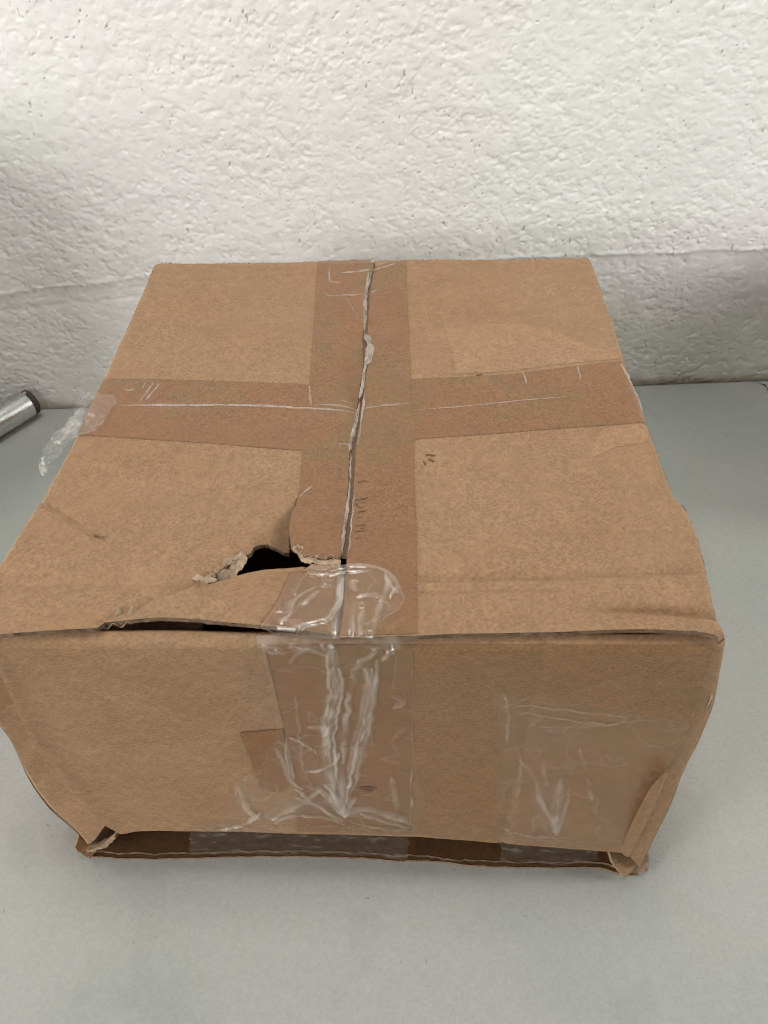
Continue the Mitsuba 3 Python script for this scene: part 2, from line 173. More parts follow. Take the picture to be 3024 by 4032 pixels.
 "ridR": [[[[0.0872, 0.1825], [0.1076, 0.1801], [0.1271, 0.1766], [0.1418, 0.1741]], 0.0009, 0.0005],
 [[[0.0876, 0.1772], [0.1109, 0.1717], [0.1306, 0.1682], [0.1566, 0.1712], [0.1735, 0.1703]], 0.0009, 0.0007],
 [[[0.097, 0.1657], [0.119, 0.1649], [0.1378, 0.1683]], 0.00075, 0.0005],
 [[[0.0824, 0.1828], [0.0855, 0.1557]], 0.0012, 0.0005],
 [[[0.0883, 0.1517], [0.094, 0.127], [0.0942, 0.1008]], 0.0012, 0.0005],
 [[[0.1045, 0.1099], [0.1088, 0.0919], [0.1156, 0.0778], [0.1212, 0.063]], 0.0018, 0.0009000000000000001],
 [[[0.1171, 0.1146], [0.1168, 0.0921], [0.1179, 0.068]], 0.0027, 0.0009000000000000001],
 [[[0.0933, 0.1518], [0.1, 0.1314]], 0.0012, 0.0005],
 [[[0.0807, 0.0913], [0.0841, 0.0672]], 0.0015, 0.0006],
 [[[0.1051, 0.1315], [0.1093, 0.1144]], 0.0012, 0.0005],
 [[[0.1239, 0.1442], [0.1289, 0.1277]], 0.0012, 0.0004],
 [[[0.132, 0.1192], [0.1356, 0.1016]], 0.0012, 0.0004]],
 "star": [[-0.0559, 0.1412], [-0.0158, 0.166], [0.0086, 0.1585], [0.0258, 0.1343], [0.043, 0.0905], [0.0363, 0.0599], [-0.0597, 0.0606], [-0.0938, 0.0613], [-0.0755, 0.1108]],
 "star_c": [[-0.0208, 0.0914], [-0.0582, 0.0738]],
 "front_film": [[-0.0407, 0.2286], [0.0341, 0.2293], [0.0341, 0.2261], [0.0289, 0.2218], [0.0186, 0.2145], [0.0081, 0.2097], [0.0003, 0.193], [-0.0106, 0.2077], [-0.0203, 0.2166], [-0.0332, 0.214], [-0.0388, 0.2218]],
 "seamline": [[0.0003, 0.3966], [-0.001, 0.3502], [-0.0008, 0.2999], [0.0003, 0.2673], [0.0011, 0.2313], [-0.0005, 0.1984], [-0.0014, 0.1681], [-0.0027, 0.1424], [-0.0023, 0.1144], [-0.0018, 0.0828], [-0.0018, 0.0523], [-0.0019, 0.0342], [-0.0024, 0.0155], [-0.0026, -0.0008]],
 "filmR": [[0.0783, 0.1094], [0.0921, 0.1354], [0.1249, 0.136], [0.15, 0.0834], [0.1586, 0.0439], [0.0859, 0.0506]],
 "filmR_c": [[0.1129, 0.0777]],
 "stain": [0.0083, 0.108],
 "bf_up": [[-0.0997, -0.0135, 0.0755], [-0.0686, -0.0135, 0.0752], [-0.0353, -0.0135, 0.075], [-0.0023, -0.0135, 0.0737], [0.0319, -0.0135, 0.0718]],
 "bf_lo": [[-0.1145, 0.0021, 0.004], [-0.0807, 0.0026, 0.004], [-0.0435, 0.0028, 0.004], [-0.0064, 0.0024, 0.004], [0.0305, -0.0002, 0.004]],
 "br_up": [[0.087, -0.0135, 0.0722], [0.1079, -0.0135, 0.0671], [0.1275, -0.0135, 0.0637], [0.1475, -0.0135, 0.0585]],
 "br_lo": [[0.0921, 0.0014, 0.004], [0.1125, -0.0008, 0.004], [0.1336, -0.0011, 0.004], [0.1547, -0.0008, 0.004]],
 "ll_in": [[-0.1688, 0.2004, 0.2382], [-0.1618, 0.1961, 0.2382], [-0.1577, 0.1888, 0.2382], [-0.1583, 0.1806, 0.2382], [-0.159, 0.1721, 0.2382], [-0.1616, 0.1623, 0.2382], [-0.1647, 0.1575, 0.2382]],
 "ll_mid": [[-0.1735, 0.1971, 0.2412], [-0.173, 0.1897, 0.2412], [-0.1716, 0.1805, 0.2412], [-0.1705, 0.1704, 0.2412], [-0.1703, 0.1617, 0.2412], [-0.172, 0.1536, 0.2412], [-0.1751, 0.1466, 0.2412]],
 "ll_out": [[-0.191, 0.2214, 0.2232], [-0.191, 0.2125, 0.2232], [-0.1895, 0.2007, 0.2232], [-0.1901, 0.1902, 0.2232], [-0.1947, 0.1801, 0.2232], [-0.1985, 0.1726, 0.2232], [-0.1995, 0.1653, 0.2232]],
 "ll_tail": [[-0.1999, 0.2312, 0.2102], [-0.1988, 0.2162, 0.2102], [-0.1998, 0.2054, 0.2102], [-0.2045, 0.1949, 0.2102], [-0.2091, 0.1872, 0.2102], [-0.2082, 0.1747, 0.2102], [-0.2073, 0.1626, 0.2102], [-0.2034, 0.1509, 0.2102], [-0.1997, 0.1467, 0.2102]],
 "ll_tail2": [[-0.186, 0.206, 0.2232], [-0.1847, 0.1928, 0.2232], [-0.1848, 0.1826, 0.2232], [-0.1849, 0.1726, 0.2232], [-0.186, 0.1643, 0.2232], [-0.1872, 0.1558, 0.2232], [-0.1882, 0.1465, 0.2232], [-0.1893, 0.141, 0.2232], [-0.1888, 0.1339, 0.2232]],
 "loopR": [[0.1758, 0.004, 0.1612], [0.1813, 0.004, 0.163], [0.1858, 0.004, 0.1664], [0.1875, 0.004, 0.1727], [0.188, 0.004, 0.1801], [0.1875, 0.004, 0.185]],
 "tube": [[-0.3936, 0.5059, 0.017], [-0.4253, 0.4566, 0.017]],
 "crumbL": [[-0.1825, 0.0, 0.0354], [-0.1767, 0.0, 0.0168], [-0.156, 0.0, 0.0392], [-0.1785, 0.0, 0.0037]],
 "crumbR": [[0.1667, 0.0, 0.0238], [0.1847, 0.0, 0.0019], [0.1816, 0.0, -0.0116]],
 "neg": [[[-0.2919, 0.3, 0.1925]],
 [[-0.2544, 0.3, 0.3055]]],
 "strands": [[[[-0.0491, 0.0813], [-0.0317, 0.0912], [-0.0152, 0.0939], [0.009, 0.0859], [0.0253, 0.0781]], 0.009, 0.1, 0.0003],
 [[[-0.018, 0.1335], [-0.0128, 0.1121], [-0.0086, 0.0893]], 0.0078, 0.09, 0.0003],
 [[[-0.006, 0.2257], [-0.007, 0.1892], [-0.0113, 0.1501], [-0.0109, 0.0986]], 0.0066, 0.07, 0.0003],
 [[[0.0128, 0.2116], [0.0093, 0.178], [0.0027, 0.1339]], 0.006, 0.07, 0.0003],
 [[[-0.0295, 0.1498], [-0.0257, 0.1334], [-0.0224, 0.1074]], 0.0072, 0.06, 0.0003],
 [[[-0.0048, 0.2293], [-0.005, 0.215], [-0.0049, 0.1967], [-0.0082, 0.1778], [-0.0116, 0.1581], [-0.0118, 0.1336], [-0.0112, 0.1076], [-0.0083, 0.0846]], 0.0033, 0.3, 0.0016],
 [[[-0.0075, 0.2257], [-0.0078, 0.2077], [-0.0089, 0.1892], [-0.0128, 0.166], [-0.0133, 0.1419]], 0.0009, 0.25, 0.0008],
 [[[-0.0022, 0.2114], [-0.0021, 0.193], [-0.0055, 0.1739], [-0.0088, 0.1502], [-0.0091, 0.1165]], 0.0009, 0.35, 0.001],
 [[[0.0205, 0.2288], [0.0124, 0.2216], [0.0068, 0.2137], [0.0035, 0.2005], [0.0007, 0.1817], [-0.0017, 0.1623], [-0.0046, 0.1337]], 0.0015, 0.25, 0.001],
 [[[0.0104, 0.2115], [0.0122, 0.2024], [0.0111, 0.1894], [0.0072, 0.1663], [0.0027, 0.1422], [-0.0014, 0.1167], [-0.0049, 0.0941]], 0.0027, 0.3, 0.0013000000000000002],
 [[[0.0134, 0.2116], [0.0135, 0.1894], [0.0102, 0.1703], [0.0058, 0.1504]], 0.0009, 0.3, 0.0008],
 [[[0.0162, 0.2188], [0.0155, 0.2006], [0.0138, 0.1819], [0.0101, 0.1585], [0.0047, 0.1339], [0.0, 0.1079]], 0.0012, 0.22, 0.0008],
 [[[0.0047, 0.1544], [0.0014, 0.1338], [-0.003, 0.1122]], 0.0009, 0.3, 0.0008],
 [[[-0.027, 0.124], [-0.0185, 0.1263], [-0.0116, 0.1315], [-0.0069, 0.1428]], 0.0009, 0.35, 0.0012],
 [[[-0.0321, 0.1546], [-0.0245, 0.1495], [-0.019, 0.141]], 0.0012, 0.25, 0.0009000000000000001],
 [[[-0.0342, 0.1538], [-0.0348, 0.1332], [-0.034, 0.1152], [-0.0299, 0.1073]], 0.0012, 0.25, 0.001],
 [[[-0.0412, 0.1447], [-0.0378, 0.134], [-0.0367, 0.1204], [-0.0323, 0.1108]], 0.0015, 0.25, 0.0009000000000000001],
 [[[-0.0301, 0.1108], [-0.0198, 0.1066], [-0.0119, 0.0939], [-0.0064, 0.0789]], 0.0018, 0.3, 0.0013000000000000002],
 [[[-0.0331, 0.1072], [-0.0245, 0.096], [-0.0152, 0.0854], [-0.008, 0.0759]], 0.0015, 0.25, 0.001],
 [[[-0.0495, 0.0769], [-0.0375, 0.0878], [-0.0272, 0.0973], [-0.0192, 0.1075]], 0.0018, 0.3, 0.0013000000000000002],
 [[[-0.064, 0.1111], [-0.0663, 0.1011], [-0.0639, 0.0872], [-0.0575, 0.0777]], 0.0021, 0.25, 0.001],
 [[[-0.0072, 0.0808], [0.0063, 0.0887], [0.0204, 0.0819], [0.0341, 0.072]], 0.0024, 0.25, 0.0012],
 [[[-0.0064, 0.1337], [-0.0061, 0.1077], [-0.0066, 0.0818]], 0.0015, 0.3, 0.0012],
 [[[-0.0338, 0.099], [-0.0209, 0.09], [-0.0107, 0.0758]], 0.0012, 0.25, 0.001],
 [[[-0.0168, 0.112], [-0.0095, 0.0986], [-0.0054, 0.0837]], 0.0012, 0.25, 0.001],
 [[[0.0013, 0.0988], [-0.0032, 0.0895], [-0.0061, 0.0798]], 0.0015, 0.25, 0.001],
 [[[0.0212, 0.1206], [0.0234, 0.1056], [0.0248, 0.0891]], 0.0018, 0.2, 0.0008],
 [[[0.0235, 0.1907], [0.0277, 0.1851], [0.0238, 0.1805]], 0.0018, 0.15, 0.0006],
 [[[0.0034, 0.0839], [0.017, 0.0765], [0.0307, 0.0689]], 0.0015, 0.25, 0.0012],
 [[[-0.0024, 0.0751], [0.0113, 0.0694], [0.0251, 0.0657]], 0.0012, 0.2, 0.001],
 [[[-0.0483, 0.073], [-0.0325, 0.0812], [-0.0188, 0.0796], [-0.0076, 0.072]], 0.0015, 0.25, 0.0011],
 [[[-0.0876, 0.0609], [-0.0746, 0.0664], [-0.0639, 0.0736], [-0.0566, 0.0835]], 0.0015, 0.3, 0.0015],
 [[[-0.0163, 0.2299], [-0.0207, 0.2249], [-0.0267, 0.2148]], 0.0015, 0.18, 0.0016],
 [[[0.0312, 0.2303], [0.0245, 0.2253], [0.0189, 0.2188]], 0.0015, 0.2, 0.0018000000000000002],
 [[[-0.0408, 0.2282], [-0.0321, 0.2247], [-0.0183, 0.2263], [-0.0074, 0.2214]], 0.0021, 0.15, 0.0012],
 [[[-0.0094, 0.2257], [-0.0112, 0.2313], [-0.0223, 0.2326], [-0.0349, 0.2304]], 0.0018, 0.2, 0.001],
 [[[-0.0213, 0.1651], [-0.0134, 0.1645], [-0.0094, 0.1653]], 0.0015, 0.15, 0.0004],
 [[[-0.0499, 0.1495], [-0.0433, 0.1512], [-0.0366, 0.1497]], 0.0015, 0.12, 0.0005],
 [[[0.0334, 0.2261], [0.0339, 0.1897], [0.0335, 0.1344], [0.0324, 0.0709]], 0.00045, 0.18, 0.0004],
 [[[-0.0262, 0.1889], [-0.027, 0.1499], [-0.0277, 0.1248]], 0.0006, 0.12, 0.0004]],
 "film_front": [[-0.0396, 0.2289], [0.0341, 0.2296], [0.0346, 0.1897], [0.0345, 0.1344], [0.0416, 0.0904], [0.0335, 0.0593], [-0.0144, 0.0607], [-0.0968, 0.0602], [-0.0892, 0.069], [-0.0724, 0.0832], [-0.0675, 0.111], [-0.0526, 0.1244], [-0.0393, 0.1537], [-0.0377, 0.1888], [-0.0393, 0.211]],
 "strandsR": [[[[0.1097, 0.11], [0.1133, 0.0873], [0.1166, 0.0679]], 0.0108, 0.1, 0.0003],
 [[[0.0968, 0.1677], [0.1352, 0.1525], [0.1611, 0.1448]], 0.012, 0.04, 0.0002],
 [[[0.0864, 0.1829], [0.1076, 0.1801], [0.1271, 0.1766], [0.143, 0.1737]], 0.00048, 0.16, 0.0005],
 [[[0.0876, 0.1772], [0.1109, 0.1717], [0.1306, 0.1682], [0.1566, 0.1712], [0.1754, 0.1704]], 0.00054, 0.2, 0.0007],
 [[[0.097, 0.1657], [0.119, 0.1645], [0.1402, 0.1683]], 0.00045, 0.12, 0.0005],
 [[[0.0807, 0.1903], [0.0842, 0.1675], [0.0848, 0.1517]], 0.0009, 0.14, 0.0005],
 [[[0.079, 0.1809], [0.0881, 0.1859], [0.0948, 0.1905]], 0.0009, 0.1, 0.0004],
 [[[0.0888, 0.1517], [0.0938, 0.1292], [0.0942, 0.1008]], 0.0009, 0.14, 0.0005],
 [[[0.1041, 0.1143], [0.1086, 0.0942], [0.1153, 0.0802], [0.1215, 0.063]], 0.0018, 0.26, 0.0011],
 [[[0.1171, 0.1189], [0.1174, 0.0944], [0.1183, 0.067]], 0.0024, 0.28, 0.0011],
 [[[0.1227, 0.1103], [0.1218, 0.0827], [0.1198, 0.063]], 0.0012, 0.2, 0.0008],
 [[[0.0805, 0.0936], [0.0842, 0.0646]], 0.0015, 0.12, 0.0005],
 [[[0.0896, 0.0673], [0.1005, 0.0625], [0.1118, 0.0597]], 0.0012, 0.14, 0.0008],
 [[[0.1049, 0.1336], [0.1099, 0.1136]], 0.0015, 0.12, 0.0004],
 [[[0.124, 0.1474], [0.1294, 0.1277]], 0.0009, 0.12, 0.0004],
 [[[0.132, 0.1192], [0.1361, 0.0994]], 0.0012, 0.14, 0.0005],
 [[[0.0921, 0.1354], [0.1007, 0.1229], [0.1045, 0.1099]], 0.0015, 0.12, 0.0005]],
 "film_right": [[0.0769, 0.194], [0.1785, 0.1689], [0.1755, 0.1369], [0.1698, 0.1178], [0.1646, 0.0861], [0.1613, 0.0451], [0.0844, 0.0527]],
 "strandsT": [[[[-0.0027, 0.0427], [-0.002, 0.0307], [-0.0031, 0.0189], [-0.0066, 0.0099], [-0.0156, 0.0052], [-0.0309, 0.0022]], 0.0015, 0.35, 0.001],
 [[[-0.0013, 0.0346], [-0.0024, 0.0189], [-0.0034, -0.0027]], 0.0015, 0.25, 0.0009000000000000001],
 [[[-0.0056, 0.0358], [-0.0132, 0.03], [-0.024, 0.0219], [-0.0269, 0.0098]], 0.0009, 0.16, 0.0005],
 [[[-0.0129, 0.0266], [-0.0223, 0.0164], [-0.0295, 0.0054]], 0.0012, 0.16, 0.0005],
 [[[-0.0266, 0.02], [-0.03, 0.0054]], 0.0021, 0.14, 0.0004],
 [[[0.0197, 0.0392], [0.0208, 0.0308], [0.0192, 0.024], [0.0167, 0.0154], [0.0159, 0.0057], [0.015, -0.0031]], 0.0012, 0.28, 0.0013000000000000002],
 [[[0.0289, 0.0185], [0.0199, 0.0113], [0.0107, 0.0054]], 0.0012, 0.14, 0.0005],
 [[[0.0048, 0.0264], [0.0035, 0.032], [0.0058, 0.0333]], 0.0015, 0.2, 0.0006],
 [[[0.0064, 0.022], [0.0104, 0.0239], [0.0169, 0.0227]], 0.0012, 0.16, 0.0006],
 [[[0.0056, 0.019], [0.0049, -0.0029]], 0.0015, 0.14, 0.0005],
 [[[0.0099, 0.0142], [0.008, -0.0026]], 0.0012, 0.14, 0.0005],
 [[[0.024, 0.0379], [0.0222, 0.0309], [0.026, 0.0252]], 0.0012, 0.3, 0.0013000000000000002],
 [[[0.0269, 0.0309], [0.0237, 0.0258], [0.022, 0.0221]], 0.0009, 0.35, 0.0012],
 [[[-0.0238, 0.0429], [-0.0143, 0.0436], [-0.0036, 0.0453], [0.0071, 0.0454], [0.0156, 0.0434], [0.0211, 0.0402], [0.0247, 0.0353], [0.0272, 0.029], [0.0291, 0.0222]], 0.0015, 0.42, 0.0016],
 [[[-0.021, 0.039], [-0.0115, 0.0384], [-0.0021, 0.0404], [0.0121, 0.0411]], 0.0012, 0.22, 0.0008]]}

H = 0.2352
KEYS = {}


def add(name, mesh, bsdf, parent=None, smooth=True, **kw):
    base = (parent + '__' if parent else '') + name
    n = KEYS.get(base, -1) + 1
    KEYS[base] = n
    key = base if n == 0 else f'{base}_{n:03d}'
    scene[key] = mikit.ply(mesh, bsdf, smooth=smooth, **kw)
    return key


def tag(key, label=None, category=None, group=None, kind=None):
    d = labels.setdefault(key, {})
    for k, v in (('label', label), ('category', category), ('group', group), ('kind', kind)):
        if v:
            d[k] = v


# ------------------------------------------------------------------ materials
def kraft_base(p, s=1.0):
    a = fbm(p.x * 45, p.y * 45, p.z * 45, 3)
    b = fbm(p.x * 850, p.y * 850, p.z * 850, 2)
    c = fbm(p.x * 210, p.y * 210, p.z * 210 + 5, 2)
    k = (0.92 + 0.16 * a) * (0.72 + 0.56 * b) * (0.90 + 0.20 * c) * s
    warm = fbm(p.x * 22 + 9, p.y * 22, p.z * 22, 2)
    return mi.Color3f(KR * k, KG * k * (0.96 + 0.08 * warm), KB * k * (0.90 + 0.20 * warm))


KR, KG, KB = 0.284, 0.171, 0.094


def kraft_top(p, n, uv):
    return kraft_base(p)


def kraft_top_bump(p, n, uv):
    wash = dr.sin(p.y * (2 * math.pi / 0.0072) + 3 * noise(p.x * 12, p.y * 12)) * noise(p.x * 25, p.y * 60)
    return 0.00016 * wash + 0.00012 * fbm(p.x * 900, p.y * 900, p.z * 900, 2)


def kraft_front_bump(p, n, uv):
    wash = dr.sin(p.x * (2 * math.pi / 0.0072) + 3 * noise(p.z * 12, p.x * 12)) * noise(p.z * 25, p.x * 60)
    return 0.00009 * wash + 0.00012 * fbm(p.x * 900, p.y * 900, p.z * 900, 2)


def cut_edge(p, n, uv):
    a = noise(p.x * 260, p.y * 260, p.z * 260)
    b = fbm(p.x * 900, p.y * 900, p.z * 900, 2)
    k = (0.45 + 0.75 * a) * (0.7 + 0.5 * b)
    return mi.Color3f(0.20 * k, 0.135 * k, 0.085 * k)


def tape_tint(p):
    """Film stuck flat to kraft board: the board wets darker and redder, unevenly from patch to patch."""
    cx, cy = p.x * 19 + 0.7 * noise(p.y * 30, p.x * 20), (p.y + p.z) * 24 + 0.35 * noise(p.x * 60, p.y * 9)
    r = 0.5 * cell_rand(dr.floor(cx), dr.floor(cy), 3) + 0.5 * fbm(p.x * 30, p.y * 55, p.z * 30, 3)
    red = smoothstep(0.38, 0.56, r)
    return mix(mi.Color3f(0.70, 0.63, 0.48), mi.Color3f(0.755, 0.60, 0.465), red)


def tape_colour(p, n, uv):
    return kraft_base(p) * tape_tint(p)


def tape_double(p, n, uv):
    return kraft_base(p) * mi.Color3f(0.60, 0.50, 0.40)


def tape_faint(p, n, uv):
    m = smoothstep(0.35, 0.65, fbm(p.x * 22, p.z * 26, 1.0, 3))
    low = smoothstep(0.165, 0.145, p.z + 0.012 * (noise(p.x * 30, 2.0) - 0.5)) * smoothstep(0.080, 0.092, p.x)
    return kraft_base(p) * mix(mi.Color3f(0.80, 0.75, 0.65), mi.Color3f(0.84, 0.78, 0.72), dr.maximum(0.6 * m, low))


def tape_bump(p, n, uv):
    return 0.00022 * fbm(p.x * 70, p.y * 160, p.z * 160, 3) + 0.00004 * fbm(p.x * 900, p.y * 900, p.z * 900, 2)


def principled(col, rough, spec=0.5, **kw):
    return {'type': 'principled', 'base_color': proc(col) if callable(col) else {'type': 'rgb', 'value': list(col)}, 'roughness': rough, 'specular': spec, **kw}


def bumped(b, fn, eps=3e-4):
    return {'type': 'twosided', 'inner': {'type': 'bumpmap', 'arbitrary': proc(fn, eps), 'scale': 1.0, 'nested': b}}


def two(b):
    return {'type': 'twosided', 'inner': b}


scene['mat_kraft_top'] = bumped(principled(kraft_top, 0.75, 0.3), kraft_top_bump)
scene['mat_kraft_front'] = bumped(principled(kraft_top, 0.75, 0.3), kraft_front_bump)
scene['mat_edge'] = two(principled(cut_edge, 0.9, 0.2))
scene['mat_torn'] = two(principled(lambda p, n, uv: mi.Color3f(0.39, 0.285, 0.195) * (0.6 + 0.7 * fbm(p.x * 500, p.y * 500, p.z * 500, 3)), 0.95, 0.1))
scene['mat_paper'] = two(principled(lambda p, n, uv: kraft_base(p, 1.14) * mi.Color3f(0.99, 0.995, 1.04), 0.85, 0.2))
scene['mat_tape'] = bumped(principled(tape_colour, 0.32, 0.5), tape_bump)
scene['mat_tape_double'] = bumped(principled(tape_double, 0.28, 0.5), tape_bump)
scene['mat_tape_faint'] = bumped(principled(tape_faint, 0.4, 0.4), tape_bump)
scene['mat_bottom_shaded'] = bumped(principled(lambda p, n, uv: kraft_base(p) * mi.Color3f(0.33, 0.275, 0.215), 0.5, 0.25), kraft_front_bump)  # kraft darkened: shade under the front lip is put into the colour
scene['mat_edge_light'] = two(principled(lambda p, n, uv: mi.Color3f(0.27, 0.185, 0.118) * (0.45 + 0.9 * fbm(p.x * 600, p.y * 600, p.z * 600, 3)), 0.9, 0.2))
scene['mat_tape_pale'] = bumped(principled(lambda p, n, uv: kraft_base(p) * mi.Color3f(0.93, 0.91, 0.87), 0.35, 0.5), tape_bump)
scene['mat_ink'] = two(principled(lambda p, n, uv: mi.Color3f(0.115, 0.066, 0.034) * (0.6 + 0.9 * noise(p.x * 1500, p.y * 1500)), 0.7, 0.2))
scene['mat_ink_faint'] = two(principled(lambda p, n, uv: mi.Color3f(0.19, 0.118, 0.066) * (0.75 + 0.5 * noise(p.x * 1500, p.y * 1500)), 0.7, 0.2))
scene['mat_stain'] = two(principled((0.13, 0.05, 0.03), 0.4, 0.4))


def film_bump(p, n, uv):
    return 0.0011 * fbm(p.x * 95, p.y * 95, p.z * 95, 3) + 0.0004 * dr.abs(noise(p.x * 240, p.y * 240, p.z * 240) - 0.5)


def film(cloud, rough=0.12, col=(0.62, 0.60, 0.56), gloss=0.07, bump=film_bump):
    """Clear plastic film: see-through with sharp reflections, milky where it is creased."""
    clear = {'type': 'blendbsdf', 'weight': gloss, 'a': {'type': 'null'}, 'b': bumped({'type': 'roughconductor', 'material': 'none', 'alpha': rough}, bump)}
    return {'type': 'blendbsdf', 'weight': proc(cloud) if callable(cloud) else cloud, 'a': clear, 'b': bumped(principled(col, 0.35, 0.5), bump)}


def cloudy(p, n, uv):
    r = dr.abs(2 * fbm(p.x * 42, p.y * 42, p.z * 42, 3) - 1)
    return dr.clip(0.01 + 0.20 * (1 - smoothstep(0.0, 0.13, r)) + 0.05 * fbm(p.x * 25, p.y * 25, p.z * 25 + 7, 2), 0.02, 0.30)


def thin_cloud(p, n, uv):
    return dr.clip(0.015 + 0.15 * smoothstep(0.42, 0.75, fbm(p.x * 34, p.y * 34, p.z * 28, 3)), 0.02, 0.25)


scene['mat_film'] = film(cloudy)
scene['mat_film_pleated'] = {'type': 'blendbsdf', 'weight': proc(lambda p, n, uv: dr.clip(uv.x, 0, 0.75)),
                             'a': {'type': 'blendbsdf', 'weight': proc(lambda p, n, uv: dr.clip(0.022 + 0.62 * uv.x, 0, 0.30)), 'a': {'type': 'null'}, 'b': two({'type': 'roughconductor', 'material': 'none', 'alpha': 0.09})},
                             'b': two(principled((0.56, 0.50, 0.42), 0.3, 0.6))}
scene['mat_film_bottom'] = film(lambda p, n, uv: dr.clip(0.05 + 0.20 * smoothstep(0.60, 0.78, fbm(p.x * 110, p.y * 110, p.z * 160, 3)), 0.01, 0.25), 0.05, (0.30, 0.28, 0.24), 0.05)
scene['mat_film_edge'] = film(lambda p, n, uv: dr.clip(0.03 + 0.26 * smoothstep(0.46, 0.74, fbm(p.x * 85, p.y * 85, p.z * 120, 3)), 0.03, 0.28), 0.12, (0.40, 0.36, 0.30), 0.035)
scene['mat_seam'] = film(lambda p, n, uv: dr.clip(1.1 * fbm(p.x * 260, p.y * 130, p.z * 60, 3) - 0.10, 0.12, 0.8), 0.25, (0.50, 0.43, 0.36))
scene['mat_wrinkle'] = film(lambda p, n, uv: dr.clip(0.95 * fbm(p.x * 330, p.y * 330, p.z * 120, 3) - 0.16, 0.02, 0.36), 0.22, (0.58, 0.50, 0.41))
scene['mat_rim'] = film(lambda p, n, uv: dr.clip(0.02 + 0.80 * fbm(p.x * 170, p.y * 170, p.z * 90, 3), 0.1, 0.75), 0.10, (0.62, 0.61, 0.58))


def wall_colour(p, n, uv):
    pink = fbm(p.x * 7, p.z * 7, 3.0, 3)
    fine = fbm(p.x * 160, p.y * 160, p.z * 160, 3)
    base = mix(mi.Color3f(0.795, 0.797, 0.760), mi.Color3f(0.800, 0.778, 0.755), smoothstep(0.45, 0.65, pink)) * (0.94 + 0.12 * fine)
    d = dr.sqrt(dr.square((p.x - 0.235) / 0.05) + dr.square((p.z - 0.075) / 0.05))
    stain = smoothstep(1.2, 0.2, d + 0.7 * fbm(p.x * 60, p.z * 60, 1.0, 3) - 0.35)
    base = base * mix(mi.Color3f(1.0), mi.Color3f(0.86, 0.84, 0.70), stain * 0.6)
    pits = smoothstep(0.93, 0.97, noise(p.x * 330, p.z * 210, 2.0)) * smoothstep(0.62, 0.8, noise(p.x * 20, p.z * 20, 9.0))
    base = base * (1 - 0.3 * pits)
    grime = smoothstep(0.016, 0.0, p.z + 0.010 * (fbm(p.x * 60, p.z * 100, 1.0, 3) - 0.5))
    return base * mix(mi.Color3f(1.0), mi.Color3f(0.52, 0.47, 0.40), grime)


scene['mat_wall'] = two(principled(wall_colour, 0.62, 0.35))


def table_colour(p, n, uv):
    m = fbm(p.x * 8, p.y * 8, 1.0, 3)
    f = fbm(p.x * 600, p.y * 600, 1.0, 2)
    base = mix(mi.Color3f(0.315, 0.335, 0.305), mi.Color3f(0.345, 0.345, 0.320), smoothstep(0.35, 0.65, m)) * (0.93 + 0.14 * f)
    speck = smoothstep(0.93, 0.97, noise(p.x * 520, p.y * 520, 4.0)) * smoothstep(0.62, 0.8, noise(p.x * 30, p.y * 30, 8.0))
    scuff = smoothstep(0.66, 0.80, fbm(p.x * 30, p.y * 24, 6.0, 3)) * 0.05
    return base * (1 - 0.35 * speck) * (1 - scuff)


def table_bump(p, n, uv):
    return 0.00010 * fbm(p.x * 250, p.y * 250, 2.0, 3)


scene['mat_table'] = bumped(principled(table_colour, 0.48, 0.4), table_bump)


def steel(p, n, uv):
    return mi.Color3f(0.66, 0.67, 0.66) * (0.82 + 0.30 * fbm(p.x * 260, p.y * 260, p.z * 260, 3))


scene['mat_steel'] = {'type': 'twosided', 'inner': {'type': 'principled', 'base_color': proc(steel), 'metallic': 1.0, 'roughness': 0.30}}
scene['mat_rubber'] = two(principled(lambda p, n, uv: mix(mi.Color3f(0.045, 0.033, 0.028), mi.Color3f(0.40, 0.32, 0.25), smoothstep(0.63, 0.72, fbm(p.x * 130, p.y * 130, p.z * 130, 2))), 0.6, 0.4))


# ------------------------------------------------------------------ mesh helpers
def resample(poly, step, jitter=0.0, closed=True):
    q = np.asarray(poly, float)
    if closed:
        q = np.vstack([q, q[:1]])
    out = []
    for a, b in zip(q[:-1], q[1:]):
        n = max(1, int(math.ceil(np.linalg.norm(b - a) / step)))
        out += [a + (b - a) * i / n for i in range(n)]
    if not closed:
        out.append(q[-1])
    return np.array(out)


def triangulate(poly, step, edge):
    b = resample(poly, edge)
    g = shapely.Polygon(b).buffer(0)
    lo, hi = b.min(0), b.max(0)
    xs, ys = np.arange(lo[0], hi[0], step), np.arange(lo[1], hi[1], step)
    gx, gy = np.meshgrid(xs, ys)
    gx = gx + (np.arange(len(ys)) % 2)[:, None] * step / 2
    pts = np.stack([gx.ravel(), gy.ravel()], 1)
    inner = g.buffer(-min(edge, step) * 0.7)
    pts = pts[shapely.contains_xy(inner, pts[:, 0], pts[:, 1])]
    v = np.vstack([b, pts])
    tri = Delaunay(v).simplices
    c = v[tri].mean(1)
    tri = tri[shapely.contains_xy(g, c[:, 0], c[:, 1])]
    e1, e2 = v[tri[:, 1]] - v[tri[:, 0]], v[tri[:, 2]] - v[tri[:, 0]]
    area = e1[:, 0] * e2[:, 1] - e1[:, 1] * e2[:, 0]
    tri = tri[np.abs(area) > 1e-11]
    flip = area[np.abs(area) > 1e-11] < 0
    tri[flip] = tri[flip][:, ::-1]
    return v, tri


def boundary_edges(tri):
    e = np.vstack([tri[:, [0, 1]], tri[:, [1, 2]], tri[:, [2, 0]]])
    k = np.sort(e, 1)
    _, first, cnt = np.unique(k, axis=0, return_index=True, return_counts=True)
    return e[first[cnt == 1]]


